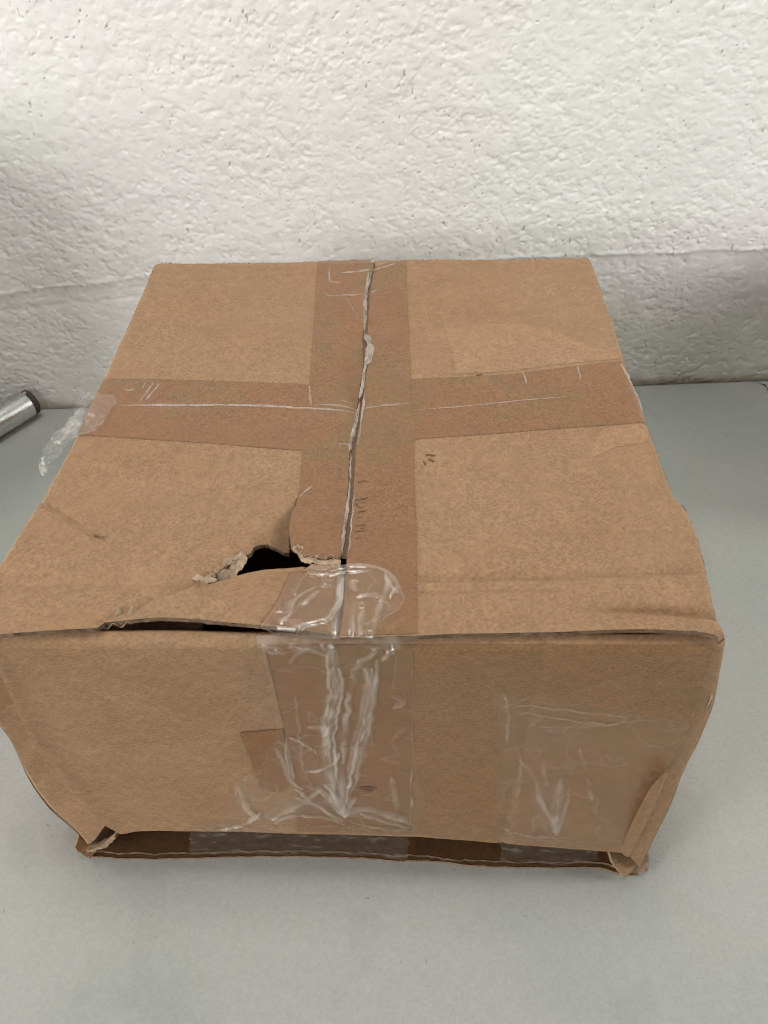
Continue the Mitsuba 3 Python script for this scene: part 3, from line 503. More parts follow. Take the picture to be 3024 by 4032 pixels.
def plate(poly, surf, step, edge, thick, offset=0.0):
    """A sheet over poly lying on surf(u, v) -> (points, normals): its two faces, and its cut rim."""
    v, tri = triangulate(poly, step, edge)
    p, n = surf(v[:, 0], v[:, 1])
    top = p + n * offset
    bot = p + n * (offset - thick)
    N = len(v)
    f = tri
    fn = np.cross(top[f[:, 1]] - top[f[:, 0]], top[f[:, 2]] - top[f[:, 0]])
    if (fn * n[f[:, 0]]).sum() < 0:
        f = f[:, ::-1]
    faces = trimesh.Trimesh(np.vstack([top, bot]), np.vstack([f, f[:, ::-1] + N]), process=False)
    e = boundary_edges(f)
    a, b = e[:, 0], e[:, 1]
    rim = trimesh.Trimesh(np.vstack([top, bot]), np.vstack([np.stack([a, a + N, b + N], 1), np.stack([a, b + N, b], 1)]), process=False)
    rim.remove_unreferenced_vertices()
    return faces, rim


def sheet(poly, surf, step, edge, offset):
    v, tri = triangulate(poly, step, edge)
    p, n = surf(v[:, 0], v[:, 1])
    q = p + n * offset
    fn = np.cross(q[tri[:, 1]] - q[tri[:, 0]], q[tri[:, 2]] - q[tri[:, 0]])
    if (fn * n[tri[:, 0]]).sum() < 0:
        tri = tri[:, ::-1]
    return trimesh.Trimesh(q, tri, process=False)


def interp_line(L, n=None, step=0.002):
    """A smooth curve through the points of L."""
    q = np.asarray(L, float)
    if len(q) == 2:
        d = np.linalg.norm(q[1] - q[0])
        m = n or max(3, int(d / step))
        t = np.linspace(0, 1, m)[:, None]
        return q[0] * (1 - t) + q[1] * t
    s = np.r_[0, np.cumsum(np.linalg.norm(np.diff(q, axis=0), axis=1))]
    from scipy.interpolate import PchipInterpolator
    m = n or max(4, int(s[-1] / step))
    t = np.linspace(0, s[-1], m)
    return np.stack([PchipInterpolator(s, q[:, k])(t) for k in range(q.shape[1])], 1)


def grid_mesh(rows, flip=False):
    g = np.asarray(rows, float)
    h, w = g.shape[:2]
    i, j = np.meshgrid(np.arange(h - 1), np.arange(w - 1), indexing='ij')
    a = (i * w + j).ravel()
    f = np.vstack([np.stack([a, a + 1, a + w + 1], 1), np.stack([a, a + w + 1, a + w], 1)])
    return trimesh.Trimesh(g.reshape(-1, 3), f[:, ::-1] if flip else f, process=False)


def slab(rows, thick):
    """A grid of points made into a closed board by offsetting against its normals."""
    m = grid_mesh(rows)
    n = m.vertex_normals
    N = len(m.vertices)
    f = m.faces
    e = boundary_edges(f)
    a, b = e[:, 0], e[:, 1]
    side = np.vstack([np.stack([a, a + N, b + N], 1), np.stack([a, b + N, b], 1)])
    return trimesh.Trimesh(np.vstack([m.vertices, m.vertices - n * thick]), np.vstack([f, f[:, ::-1] + N, side]), process=False)


def ridge(line, width, height, surf, seed, lift=0.0003):
    """A pinched pleat of film standing on surf along line: tent-shaped, tapering at its ends, uneven."""
    c = interp_line(line, step=0.0014)
    c = c + 0.00035 * (np.stack([meshkit.noise(np.stack([c[:, 0] * 300, c[:, 1] * 300, c[:, 0] * 0 + k + seed], 1)) for k in (0, 9)], 1) - 0.5) * 2
    t = np.gradient(c, axis=0)
    t /= np.linalg.norm(t, axis=1, keepdims=True) + 1e-12
    s = np.stack([-t[:, 1], t[:, 0]], 1)
    u = np.linspace(0, 1, len(c))
    env = np.clip(np.minimum(u, 1 - u) * 7, 0.12, 1) * (0.55 + 0.9 * meshkit.noise(np.stack([c[:, 0] * 170, c[:, 1] * 170, c[:, 0] * 0 + seed], 1)))
    off = 0.35 * (meshkit.noise(np.stack([c[:, 0] * 220, c[:, 1] * 220, c[:, 0] * 0 + seed + 50], 1)) - 0.5)
    rows = []
    for k, hgt in ((-1, 0), (-0.45, 0.62), (0, 1.0), (0.45, 0.62), (1, 0)):
        q = c + s * ((k * 0.5 + off * (hgt > 0)) * width * env)[:, None]
        p, n = surf(q[:, 0], q[:, 1])
        rows.append(p + n * (lift + height * hgt * env)[:, None])
    return grid_mesh(rows)


def fb(x, y, z=0.0, s=1.0, octaves=3, seed=0):
    return meshkit.fbm(np.stack(np.broadcast_arrays(np.asarray(x) * s, np.asarray(y) * s, np.asarray(z) * s), -1), octaves, seed) - 0.5


def blob(centre, size, seed, rough=0.5):
    m = trimesh.creation.icosphere(subdivisions=3)
    v = m.vertices * (1 + rough * 2.2 * (meshkit.fbm(m.vertices * 1.9 + seed * 3.1, 3)[:, None] - 0.5))
    m.vertices = v * np.asarray(size) + np.asarray(centre)
    return m


# ------------------------------------------------------------------ the setting: wall and table
def wall_height(x, z):
    n = lambda k, q, sd: meshkit.noise(np.stack([x * k + 0.3 * z * k, z * k * q - 0.2 * x * k, x * 0 + sd], -1), sd)
    f = 0.34 * n(115, 1.25, 1) + 0.32 * n(215, 1.3, 2) + 0.22 * n(400, 1.2, 3) + 0.12 * n(560, 1.0, 4)
    c = meshkit.fbm(np.stack([x * 60, z * 75, x * 0 + 6], -1), 3, 12)
    patch = np.clip((meshkit.fbm(np.stack([x * 11, z * 11, x * 0], -1), 2, 3) - 0.30) / 0.3, 0.35, 1)
    flat = 0.56 + 0.06 * (c - 0.5)
    f = np.where(f > flat, flat + 0.25 * (f - flat), f)
    f = np.where(f < 0.40, f - 0.55 * (0.40 - f), f)
    h = 0.0027 * (f - 0.5) * (0.50 + 0.50 * patch) + 0.0010 * (c - 0.5)
    h += 0.0022 * (meshkit.fbm(np.stack([x * 14, z * 14, x * 0 + 2], -1), 2, 9) - 0.5)
    deep = np.clip((meshkit.noise(np.stack([x * 420, z * 260, x * 0 + 7], -1), 4) - 0.93) / 0.05, 0, 1) * (meshkit.noise(np.stack([x * 16, z * 16, x * 0], -1), 8) > 0.52)
    h -= 0.0016 * deep
    zj = 0.1585 + 0.004 * fb(x, 0 * x, 0, 18, 2, 11) + 0.003 * fb(x, z, 0, 150, 2, 14) - 0.018 * np.clip((-0.18 - x) / 0.2, 0, 1)
    low = 1 / (1 + np.exp(-(zj - z) / 0.0016))
    lipn = meshkit.fbm(np.stack([x * 90, z * 60, x * 0], -1), 2, 2)
    h = h * (1 - 0.20 * low) - 0.0014 * low + 0.0016 * np.exp(-((z - zj - 0.002) / 0.0022) ** 2) * lipn
    h -= 0.0010 * np.exp(-((z - zj + 0.018) / 0.0030) ** 2) * np.clip((-0.2 - x) / 0.08, 0, 1) * lipn
    xj = -0.045 + 0.003 * fb(z, 0 * z, 0, 25, 2, 15)
    h -= 0.0012 * np.exp(-((x - xj) / 0.0022) ** 2) * np.clip((z - 0.155) / 0.02, 0, 1) * meshkit.noise(np.stack([z * 30, z * 0, z * 0 + 3], -1), 6)
    return h


def spaced(lo, hi, a, b, fine, coarse):
    return np.r_[np.arange(lo, a, coarse), np.arange(a, b, fine), np.arange(b, hi + coarse, coarse)]


xs = spaced(-1.6, 1.6, -0.46, 0.46, 0.0009, 0.02)
zs = np.r_[-0.02, np.arange(-0.004, 0.43, 0.0009), np.arange(0.43, 1.6, 0.02)]
gx, gz = np.meshgrid(xs, zs)
gy = 0.5438 + 0.0631 * gx - wall_height(gx, gz)
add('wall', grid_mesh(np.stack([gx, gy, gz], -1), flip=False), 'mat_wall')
tag('wall', 'rough white painted block wall behind the box, stained near its foot', 'wall', kind='structure')


def rounded_slab(poly, z0, z1):
    m = trimesh.creation.extrude_polygon(poly, z1 - z0, engine='earcut')
    m.apply_translation([0, 0, z0])
    return m


wy = lambda x: 0.5438 + 0.0631 * x
tb = shapely.Polygon([(-1.4, -0.9), (0.4335, -0.9), (0.4335, wy(0.4335) - 0.001), (-1.4, wy(-1.4) - 0.001)])
corner = shapely.Polygon([(0.4335 + 1, -0.9), (0.4335 + 1, 1), (0.4335, 1), (0.4335, -0.9)])
cut = shapely.Point(0.4335 - 0.016, wy(0.4335) - 0.018).buffer(0.0165, 32)
sq = shapely.box(0.4335 - 0.016, wy(0.4335) - 0.018, 0.45, 0.6)
tb = tb.difference(sq).union(cut.intersection(tb))
add('table', rounded_slab(tb, -0.03, 0.0), 'mat_table', smooth=False)
tag('table', 'smooth grey green table top under the cardboard box', 'table', kind='structure')
tb2 = shapely.Polygon([(0.4352, -0.9), (1.4, -0.9), (1.4, wy(1.4) - 0.001), (0.42, wy(0.42) - 0.001), (0.42, wy(0.42) - 0.006), (0.4352, wy(0.4335) - 0.006)]).difference(tb.buffer(0.0014))
tb2 = max(getattr(tb2, 'geoms', [tb2]), key=lambda g: g.area)
add('table_panel', rounded_slab(tb2, -0.03, -0.0004), 'mat_table', smooth=False)
tag('table_panel', 'strip of a second grey table panel beyond the seam at the right edge', 'table', kind='structure')
add('floor', trimesh.creation.box(extents=[6, 6, 0.02], transform=trimesh.transformations.translation_matrix([0, -1.2, -0.78])), 'mat_table', smooth=False)
tag('floor', 'grey floor below the table', 'floor', kind='structure')

# ------------------------------------------------------------------ the cardboard box
BOX = 'cardboard_box'
tag(BOX, 'crushed brown cardboard box crossed with clear packing tape, torn open near its front edge', 'box')


def seg_dist(x, y, L):
    """Distance of points to a polyline."""
    q = np.asarray(L, float)
    best = np.full(np.shape(x), 9.0)
    for a, b in zip(q[:-1], q[1:]):
        d = b - a
        t = np.clip(((x - a[0]) * d[0] + (y - a[1]) * d[1]) / (d @ d), 0, 1)
        best = np.minimum(best, np.hypot(x - a[0] - t * d[0], y - a[1] - t * d[1]))
    return best


def sstep(a, b, x):
    t = np.clip((x - a) / (b - a), 0, 1)
    return t * t * (3 - 2 * t)


slit = np.array(P['slit'])
slit = slit[np.argsort(slit[:, 1])]
lo_line = np.array(P['hole_lo'])[np.argsort(np.array(P['hole_lo'])[:, 0])]
up_line = np.array(P['hole_up'])[np.argsort(np.array(P['hole_up'])[:, 0])]
hinge, fold = np.array(P['hinge']), np.array(P['fold'])


def side(x, y, a, b):
    d = (b - a) / np.linalg.norm(b - a)
    return (x - a[0]) * d[1] - (y - a[1]) * d[0]


def h_left(x, y):
    h = 0.0026 * fb(x, y, 0, 10, 2, 21) + 0.0009 * fb(x * 0.4, y, 0, 55, 2, 22)
    h = h - 0.0012 * np.exp(-(seg_dist(x, y, P['crease_left']) / 0.0016) ** 2) + 0.0008 * np.exp(-(seg_dist(x, y, np.array(P['crease_left']) - [0.001, 0.004]) / 0.003) ** 2)
    # the tape side of the tear stands up a little, its other side is pushed down towards the hole
    sx = np.interp(y, slit[:, 1], slit[:, 0])
    is_tape = (x > sx - 0.0002) & (y > 0.0495) & (y < 0.11)
    mid = np.interp(x, lo_line[:, 0], lo_line[:, 1])
    strip = ((x > lo_line[0, 0]) & (y < mid + 0.0003)) | ((x <= lo_line[0, 0]) & (side(x, y, fold[0], fold[-1]) < 0))
    dh = np.clip(-side(x, y, hinge[0], hinge[1]), 0, 1)
    push = ~is_tape & ~strip & (y < 0.11)
    h = h - np.where(push, np.minimum(0.0105, 0.55 * dh), 0)
    h = h + np.where(is_tape, 0.0022 * sstep(0.10, 0.075, y), 0)
    # torn lower edge of the main panel, bent down a little
    h = h - np.where(push & (x < -0.045), 0.0022 * np.exp(-((y - np.interp(x, up_line[:, 0], up_line[:, 1])) / 0.006) ** 2), 0)
    # the front strip is buckled upwards
    df = np.where(x > fold[0, 0], 0.05, np.clip(-side(x, y, fold[0], fold[-1]), 0, 1))
    up = 0.0026 * sstep(0.0, 0.016, df) * sstep(-0.002, -0.045, x) * (0.75 + 0.25 * np.cos((x + 0.09) / 0.05))
    up = up - 0.0030 * np.exp(-((y - mid) / 0.008) ** 2) * (x > -0.075) * (x < -0.02)
    h = h + np.where(strip, up, 0)
    h = h - 0.0018 * np.exp(-(seg_dist(x, y, P['fold']) / 0.0018) ** 2) - 0.0012 * np.exp(-(seg_dist(x, y, P['crease_back']) / 0.0018) ** 2)
    # towards the seam the flap sinks; the outer edge is a rounded fold
    h = h - 0.0016 * sstep(-0.012, -0.001, x) * sstep(0.05, 0.1, y) * sstep(0.33, 0.2, y)
    ex = np.interp(y, [-0.01, 0.0731, 0.0981, 0.15, 0.21, 0.39], [-0.192, -0.1828, -0.1794, -0.177, -0.1772, -0.181])
    e = np.clip(0.0045 - (x - ex), 0, 0.0045)
    h = h - (0.0045 - np.sqrt(np.maximum(0.0045 ** 2 - e ** 2, 0)))
    by = np.clip(y - 0.388, 0, 0.008)
    return h - by * by * 22


rf = np.array(P['right_flap'])
rf = rf[rf[:, 0] > 0.178]
rf = rf[np.argsort(rf[:, 1])]
EXY, EXX = rf[:, 1], rf[:, 0]


def h_right(x, y):
    h = 0.0024 * fb(x, y, 0, 10, 2, 31) + 0.0009 * fb(x * 0.4, y, 0, 55, 2, 32)
    for L, dep, wid in P['valleys']:
        d = seg_dist(x, y, L)
        dep = dep * np.clip(0.15 + (x - L[0][0]) / 0.03, 0.1, 1) if dep > 0.002 else dep
        h = h - (2.8 if wid < 0.0025 else 2.0) * dep * np.exp(-(d / wid) ** 2)
    h = h + 0.0022 * np.exp(-((y - 0.004) / 0.007) ** 2) * sstep(0.09, 0.15, x)
    ex = np.interp(y, EXY, EXX)
    rr = 0.005 + 0.0025 * sstep(0.11, 0.085, y) * sstep(0.0, 0.03, y)
    e = np.clip(rr - (ex - x), 0, rr * 0.97)
    h = h - (rr - np.sqrt(np.maximum(rr ** 2 - e ** 2, 0)))
    by = np.clip(y - 0.393, 0, 0.008)
    return h - by * by * 26


def surface(hf, z0=H):
    def s(x, y):
        d = 4e-4
        p = np.stack([x, y, z0 + hf(x, y)], -1)
        gx, gy = (hf(x + d, y) - hf(x - d, y)) / (2 * d), (hf(x, y + d) - hf(x, y - d)) / (2 * d)
        n = np.stack([-np.clip(gx, -1.2, 1.2), -np.clip(gy, -1.2, 1.2), np.ones_like(gx)], -1)
        return p, n / np.linalg.norm(n, axis=-1, keepdims=True)
    return s


def vertical(hf, z0=H):
    s = surface(hf, z0)

    def v(x, y):
        p, n = s(x, y)
        return p, np.broadcast_to([0, 0, 1.0], n.shape)
    return v


S_left, S_right = surface(h_left), surface(h_right)
for poly, hf, lab in ((P['left_flap'], h_left, 'left top flap of the box, torn open beside the taped seam'), (P['right_flap'], h_right, 'right top flap of the box with creases across its front end')):
    faces, rim = plate(poly, vertical(hf), 0.0022, 0.0009, 0.0026)
    j = 0.0009 * (meshkit.fbm(rim.vertices * 700, 2)[:, None] - 0.5) * np.array([1, 1, 1.0])
    rim.vertices = rim.vertices + j
    k = add('top_flap', faces, 'mat_kraft_top', BOX)
    tag(k, lab)
    add('cut_edge', rim, 'mat_edge', k, smooth=False)

# front panel
ZT, RT = 0.2235, 0.0065


def y_front(x, z):
    t = np.clip(1 - z / 0.228, 0, 1)
    y = -0.012 * t * t * (3 - 2 * t)
    y = y + 0.0022 * fb(x, z, 0, 11, 2, 41) + 0.0007 * fb(x, z, 0, 50, 2, 42)
    y = y + 0.0009 * np.exp(-((x - 0.092 - 0.05 * (z - 0.12)) / 0.003) ** 2)
    dz = np.clip(z - ZT, 0, 0.97 * RT)
    return y + RT - np.sqrt(RT * RT - dz * dz)


def S_front(x, z):
    d = 4e-4
    y = y_front(x, z)
    gx, gz = (y_front(x + d, z) - y_front(x - d, z)) / (2 * d), (y_front(x, z + d) - y_front(x, z - d)) / (2 * d)
    n = np.stack([gx, -np.ones_like(gx), gz], -1)
    return np.stack([x, y, z], -1), n / np.linalg.norm(n, axis=-1, keepdims=True)


NROW, NCOL = 110, 220
cL = np.array(P['creaseL'])
cR = np.array(P['creaseR'])
lip = interp_line(P['lip'], NCOL)
xl, xr = cL[-1, 0], cR[-1, 0]
rows = []
t = np.linspace(0, 1, NROW)
for tt in t:
    s = np.linspace(0, 1, NCOL)
    zl = cL[-1, 1] + (ZT - cL[-1, 1]) * tt
    zr = cR[-1, 1] + (ZT - cR[-1, 1]) * tt
    x0 = np.interp(zl, cL[::-1, 1], cL[::-1, 0])
    x1 = np.interp(zr, cR[::-1, 1], cR[::-1, 0])
    zlip = np.interp(s, (lip[:, 0] - lip[0, 0]) / (lip[-1, 0] - lip[0, 0]), lip[:, 1]) + 0.0006 * fb(s * 40, 0, 0, 1, 2, 77)
    z = zlip + (ZT - zlip) * tt
    x = x0 + (x1 - x0) * s
    y = y_front(x, z)
    y = y - 0.0022 * np.exp(-((x - x0) / 0.007) ** 2)            # the pinched left crease stands proud
    rows.append(np.stack([x, y, z], -1))
x, yt = rows[-1][:, 0], rows[-1][:, 1]
r = RT
for a in np.linspace(8, 90, 9):
    a = math.radians(a)
    rows.append(np.stack([x, yt + r * (1 - math.cos(a)), ZT + r * math.sin(a) + 0 * x], -1))
rows.append(np.stack([x, yt + r + 0.0025, ZT + r - 0.0022 + 0 * x], -1))
rows.append(np.stack([x, yt + r + 0.006, ZT + r - 0.016 + 0 * x], -1))
# below the lip the panel tucks under
tuck = []
for dy, dz in ((0.018, -0.030), (0.017, -0.018), (0.013, -0.010), (0.008, -0.0052), (0.0035, -0.0022)):
    q = rows[0].copy()
    q[:, 1] += dy
    q[:, 2] = np.maximum(q[:, 2] + dz, 0.008)
    tuck.append(q)
k = add('front_panel', slab(tuck + rows, 0.004), 'mat_kraft_front', BOX, smooth=50)
tag(k, 'front panel of the box bulging over its crushed bottom fold')
FP = k

# corner folds and side panels: the creases of the front panel, a valley behind them, the outer outline, then back
back_l, back_r = np.array([-0.181, 0.385]), np.array([0.1795, 0.396])


def side_panel(crease, outline, back, sgn, name, lab):
    n = 70
    zz = np.linspace(1, 0, n)
    c = interp_line([(q[0], q[1]) for q in crease], n)
    o = interp_line(outline, n)
    cy = y_front(c[:, 0], c[:, 1]) + 0.0005
    C0 = np.stack([c[:, 0], cy + 0.0015, c[:, 1]], 1)
    u = np.linspace(0, 1, n)
    C0[-1, 2] = C0[-1, 2]
    w = 0.0015 * fb(u * 9, 0, 0, 1, 3, 5 + sgn)
    V = C0 + (np.stack([sgn * (0.0025 + 0 * u), 0.0095 + 2 * w, -0.002 * u], 1) if sgn < 0 else np.stack([0.0016 + 0 * u, 0.0006 + 0.3 * w, 0 * u], 1))
    M = 0.5 * V + 0.5 * o + np.stack([0 * u, (0.0035 if sgn < 0 else -0.0012) + w, 0 * u], 1)
    M2 = 0.15 * V + 0.85 * o + np.stack([0 * u, -0.0012 + w, 0 * u], 1)
    O = o + np.stack([sgn * 0.0 * u, 0.0015 + 0 * u, 0 * u], 1)
    rows = [C0, V, M, M2, O]
    zb = np.linspace(H - 0.006, 0.0, n)
    for f in (0.03, 0.08, 0.18, 0.35, 0.6, 0.85, 1.0):
        z = O[:, 2] * (1 - f) ** 2 + zb * (1 - (1 - f) ** 2)
        z = np.maximum(z, 0.0)
        xb = back[0] - sgn * 0.001
        x = xb + (O[:, 0] - xb) * (1 - f) ** 2.2 + sgn * BULGE[sgn] * np.exp(-((f - 0.14) / 0.13) ** 2) * np.sin(np.pi * np.clip((H - z) / H, 0, 1))
        lim = np.interp(O[:, 1] + (back[1] - O[:, 1]) * f, EXY, EXX) - 0.0015 if sgn > 0 else np.interp(O[:, 1] + (back[1] - O[:, 1]) * f, [-0.01, 0.0731, 0.0981, 0.15, 0.21, 0.39], [-0.192, -0.1828, -0.1794, -0.177, -0.1772, -0.181]) + 0.0015
        ww = sstep(H - 0.05, H - 0.008, z)
        x = x * (1 - ww) + lim * ww
        y = O[:, 1] + (back[1] - O[:, 1]) * f
        rows.append(np.stack([x, y, z], 1))
    rows[-1][:, 1] = back[1]
    m = grid_mesh(rows if sgn < 0 else rows[::-1])
    if sgn > 0:
        pass
    k = add(name, m, 'mat_kraft_front', BOX, smooth=45)
    tag(k, lab)
    return k


BULGE = {-1: 0.004, 1: 0.006}
outL = np.array(P['outL']); outR = np.array(P['outR'])
outL[:, 2] = np.maximum(outL[:, 2], 0.002); outR[:, 2] = np.maximum(outR[:, 2], 0.002)
side_panel(P['creaseL'], outL, back_l, -1, 'side_panel', 'left side panel of the box, its front corner crushed into a curved fold')
side_panel(P['creaseR'], outR, back_r, 1, 'side_panel', 'right side panel of the box, bulging near the front')
# back panel
xx = np.linspace(-0.181, 0.1795, 60)
rows = [np.stack([xx, np.interp(xx, [-0.181, 0.1795], [0.3855, 0.3965]) + 0.002 * fb(xx * 12, zz, 0, 1, 2, 3), 0 * xx + zz], -1) for zz in np.linspace(0.001, H - 0.006, 24)]
add('back_panel', slab(rows, 0.004), 'mat_kraft_front', BOX, smooth=40)

# bottom flaps sticking out under the front
fl = interp_line(P['flange'], 150)
rag = 0.0012 * fb(fl[:, 0] * 160, 0, 0, 1, 3, 61)
for i, (dy, z1, th) in enumerate(((0.0, 0.0022, 0.0018), (0.0024, 0.0050, 0.0022))):
    extra = (0.0016 * np.exp(-((fl[:, 0] - 0.052) / 0.022) ** 2) * 3 * fb(fl[:, 0] * 110, 0, 0, 1, 2, 68)) if i else 0
    front = np.stack([fl[:, 0], fl[:, 1] + dy + rag * (1 + i) + extra, 0 * fl[:, 0] + z1 + 0.0006 * fb(fl[:, 0] * 60, 0, 0, 1, 2, 62 + i) + (np.abs(extra) * 0.5 if i else 0)], 1)
    rows = [front]
    for d in (0.006, 0.015, 0.03, 0.06):
        q = front.copy(); q[:, 0] *= 1 - 2.2 * min(d, 0.03); q[:, 1] = front[:, 1] * 0.3 + d + dy; q[:, 2] = z1; rows.append(q)
    k = add('bottom_flap', slab(rows, th), 'mat_bottom_shaded', BOX, smooth=40)
    e = np.stack([front, front - [0, 0.0004, th + 0.0002]], 0)
    e[1][:, 2] = np.maximum(e[1][:, 2], 0.0002)
    e[0][:, 1] -= 0.0005; e[0][:, 2] += 0.0002
    add('cut_edge', grid_mesh(e, flip=True), 'mat_edge_light' if i == 0 else 'mat_edge', k)
    tag(k, 'flattened bottom flap with a frayed corrugated edge sticking out under the front')
xs_ = np.linspace(-0.178, 0.178, 120)
rows = [np.stack([xs_, 0 * xs_ + yy, 0 * xs_ + zz], -1) for yy, zz in ((0.0245, 0.006), (0.0225, 0.018), (0.0205, 0.032), (0.0185, 0.062))]
add('bottom_fold', grid_mesh(rows), 'mat_bottom_shaded', BOX)

xx = np.linspace(-0.172, -0.076, 40)
add('inner_flap', slab([np.stack([xx, 0 * xx + yy, 0 * xx + zz + 0.001 * fb(xx * 60, 0, 0, 1, 2, 7)], -1) for yy, zz in ((0.0140, H - 0.017), (0.05, H - 0.030), (0.10, H - 0.050))], 0.003), 'mat_kraft_top', BOX, smooth=40)
add('bottom_panel', trimesh.creation.box(bounds=[[-0.1775, 0.030, 0.0012], [0.177, 0.383, 0.0050]]), 'mat_kraft_top', BOX, smooth=False)

# crushed corners: short folded scraps of board
def scrap(pts, thick, seed, mat, parent, name='crushed_corner'):
    a, b = interp_line(pts[0], 22), interp_line(pts[1], 22)
    rows = []
    for t in np.linspace(0, 1, 9):
        q = a * (1 - t) + b * t
        q = q + 0.0022 * np.stack([fb(q[:, 0] * 260, q[:, 1] * 260, q[:, 2] * 260, 1, 3, seed + c) for c in range(3)], 1)
        q[:, 2] = np.maximum(q[:, 2], thick + 0.0006)
        rows.append(q)
    return add(name, slab(rows, thick), mat, parent, smooth=35)


scrap(([(-0.1895, 0.001, 0.014), (-0.185, -0.001, 0.008), (-0.181, -0.002, 0.003)], [(-0.188, 0.010, 0.016), (-0.183, 0.008, 0.012), (-0.176, 0.007, 0.006)]), 0.002, 3, 'mat_kraft_front', BOX)
scrap(([(-0.181, 0.000, 0.014), (-0.172, -0.002, 0.020), (-0.163, -0.004, 0.030), (-0.155, -0.006, 0.043)], [(-0.179, 0.008, 0.010), (-0.170, 0.006, 0.016), (-0.161, 0.004, 0.028), (-0.153, 0.002, 0.041)]), 0.0016, 8, 'mat_edge_light', BOX)
scrap(([(0.168, -0.0045, 0.003), (0.174, -0.0065, 0.005), (0.181, -0.007, 0.004), (0.187, -0.004, 0.007)], [(0.168, 0.004, 0.004), (0.174, 0.003, 0.009), (0.181, 0.002, 0.011), (0.188, 0.004, 0.011)]), 0.002, 13, 'mat_edge_light', BOX)
scrap(([(0.158, -0.006, 0.030), (0.164, -0.009, 0.016), (0.170, -0.0105, 0.006)], [(0.160, 0.004, 0.034), (0.169, 0.002, 0.022), (0.179, -0.004, 0.010)]), 0.0016, 17, 'mat_kraft_front', BOX)

# torn fibres round the hole, the flutes seen at the lifted front edge
def ragged(poly, z, slope, seed, lab, amp=0.0016):
    """A torn ply of paper: jagged outline, crumpled surface, dipping along slope."""
    q = resample(poly, 0.0008)
    c = q.mean(0)
    q = q + 0.0009 * np.stack([fb(q[:, 0], q[:, 1], k, 900, 2, seed + k) for k in (0, 1)], 1) * 2
    sf = lambda x, y: (np.stack([x, y, z + (x - c[0]) * slope[0] + (y - c[1]) * slope[1] + amp * 2 * fb(x, y, 0, 330, 3, seed)], -1), np.broadcast_to([0, 0, 1.0], (len(x), 3)))
    f, r = plate(q, sf, 0.0009, 0.0006, 0.0006)
    tag(add('torn_ply', trimesh.util.concatenate([f, r]), 'mat_torn', BOX, smooth=35), lab)


ragged(P['ply'], H - 0.0030, (-0.10, 0.30), 3, 'pale crumpled paper ply hanging into the tear', 0.0022)
ragged(P['ply2'], H - 0.0002, (-0.1, 0.25), 9, 'small pale ragged ply at the left tip of the tear')
ragged(P['ply3'], H + 0.0012, (0.0, 0.25), 15, 'pale torn paper along the ragged tape edge above the hole', 0.0010)
fs = P['fold_strip']
a_, b_ = interp_line(fs[0], 40), interp_line(fs[1], 40)
rows = [a_ + [0, 0.0012, 0], a_ * .7 + b_ * .3, a_ * .3 + b_ * .7, b_ + [0, 0.0020, 0]]
tag(add('fold_strip', grid_mesh(rows), 'mat_kraft_front', BOX), 'paler folded ridge of board at the lower right corner')
def slivers(line, n, seed, z, lab):
    """Loose paper fibres along a torn edge: thin bent splinters."""
    r = np.random.default_rng(seed)
    L = resample(line, 0.0005, closed=False)
    ms = []
    for _ in range(n):
        c = L[r.integers(len(L))] + r.normal(0, 0.0006, 2)
        a, ln, w = r.uniform(0, 2 * np.pi), r.uniform(0.0008, 0.0026), r.uniform(0.00012, 0.0004)
        t = np.linspace(-0.5, 0.5, 5)
        a = a + r.normal(0, 0.8) * t
        px, py = c[0] + np.cos(a) * t * ln, c[1] + np.sin(a) * t * ln
        pz = z + r.uniform(-0.0006, 0.0012) + (t + 0.5) * r.uniform(-0.0006, 0.0016)
        ww = w * (1 - (2 * t) ** 4 * 0.8)
        ms.append(grid_mesh([np.stack([px - np.sin(a) * ww * s_, py + np.cos(a) * ww * s_, pz + 0.0001 * s_], 1) for s_ in (-1, 1)]))
    tag(add('torn_fibres', trimesh.util.concatenate(ms), 'mat_torn', BOX), lab, kind='stuff')


slivers(np.array(P['hole_up'])[8:], 70, 5, H - 0.0012, 'loose paper fibres along the left edge of the tear')
slivers(np.array(P['tear']), 40, 6, H + 0.0016, 'loose paper fibres along the tape edge above the hole')
rows = []
ux = np.linspace(0, 1, 60)
zw = 0.0016 * np.cos(ux * 2 * np.pi * 2.2 + 0.6)
base = np.stack([-0.1195 + 0.016 * ux, 0.0062 + 0.0006 * ux, H - 0.0002 + zw - 0.002 * (1 - ux)], 1)
rows = [base, base + [0.0006, 0.010, 0.0005]]
tag(add('fluting', slab(rows, 0.0005), 'mat_edge_light', BOX), 'wavy corrugated liner showing at the lifted front edge of the left flap')

# flat packing tape stuck to the top
TT = []
for poly, sf, mat, lab in ((P['VL'], S_left, 'mat_tape', 'tape strip on the left side of the lengthwise seam'), (P['VL2'], S_left, 'mat_tape', 'short piece of tape in front of the tear'),
                           (P['VR'], S_right, 'mat_tape', 'tape strip on the right side of the lengthwise seam'), (P['HL'], S_left, 'mat_tape', 'crosswise tape strip on the left flap'),
                           (P['HR'], S_right, 'mat_tape', 'crosswise tape strip on the right flap')):
    k = add('packing_tape', sheet(poly, sf, 0.0022, 0.0009, 0.00035), mat, BOX)
    tag(k, lab)
    TT.append(k)
for poly in (P['paper1'], P['paper2']):
    k = add('paper_scar', sheet(poly, S_right, 0.002, 0.001, 0.0003), 'mat_paper', BOX)
tag(k, 'pale scar by the right edge where tape pulled off paper')
tag(k[:-4], 'pale four sided scar behind the right crosswise tape')
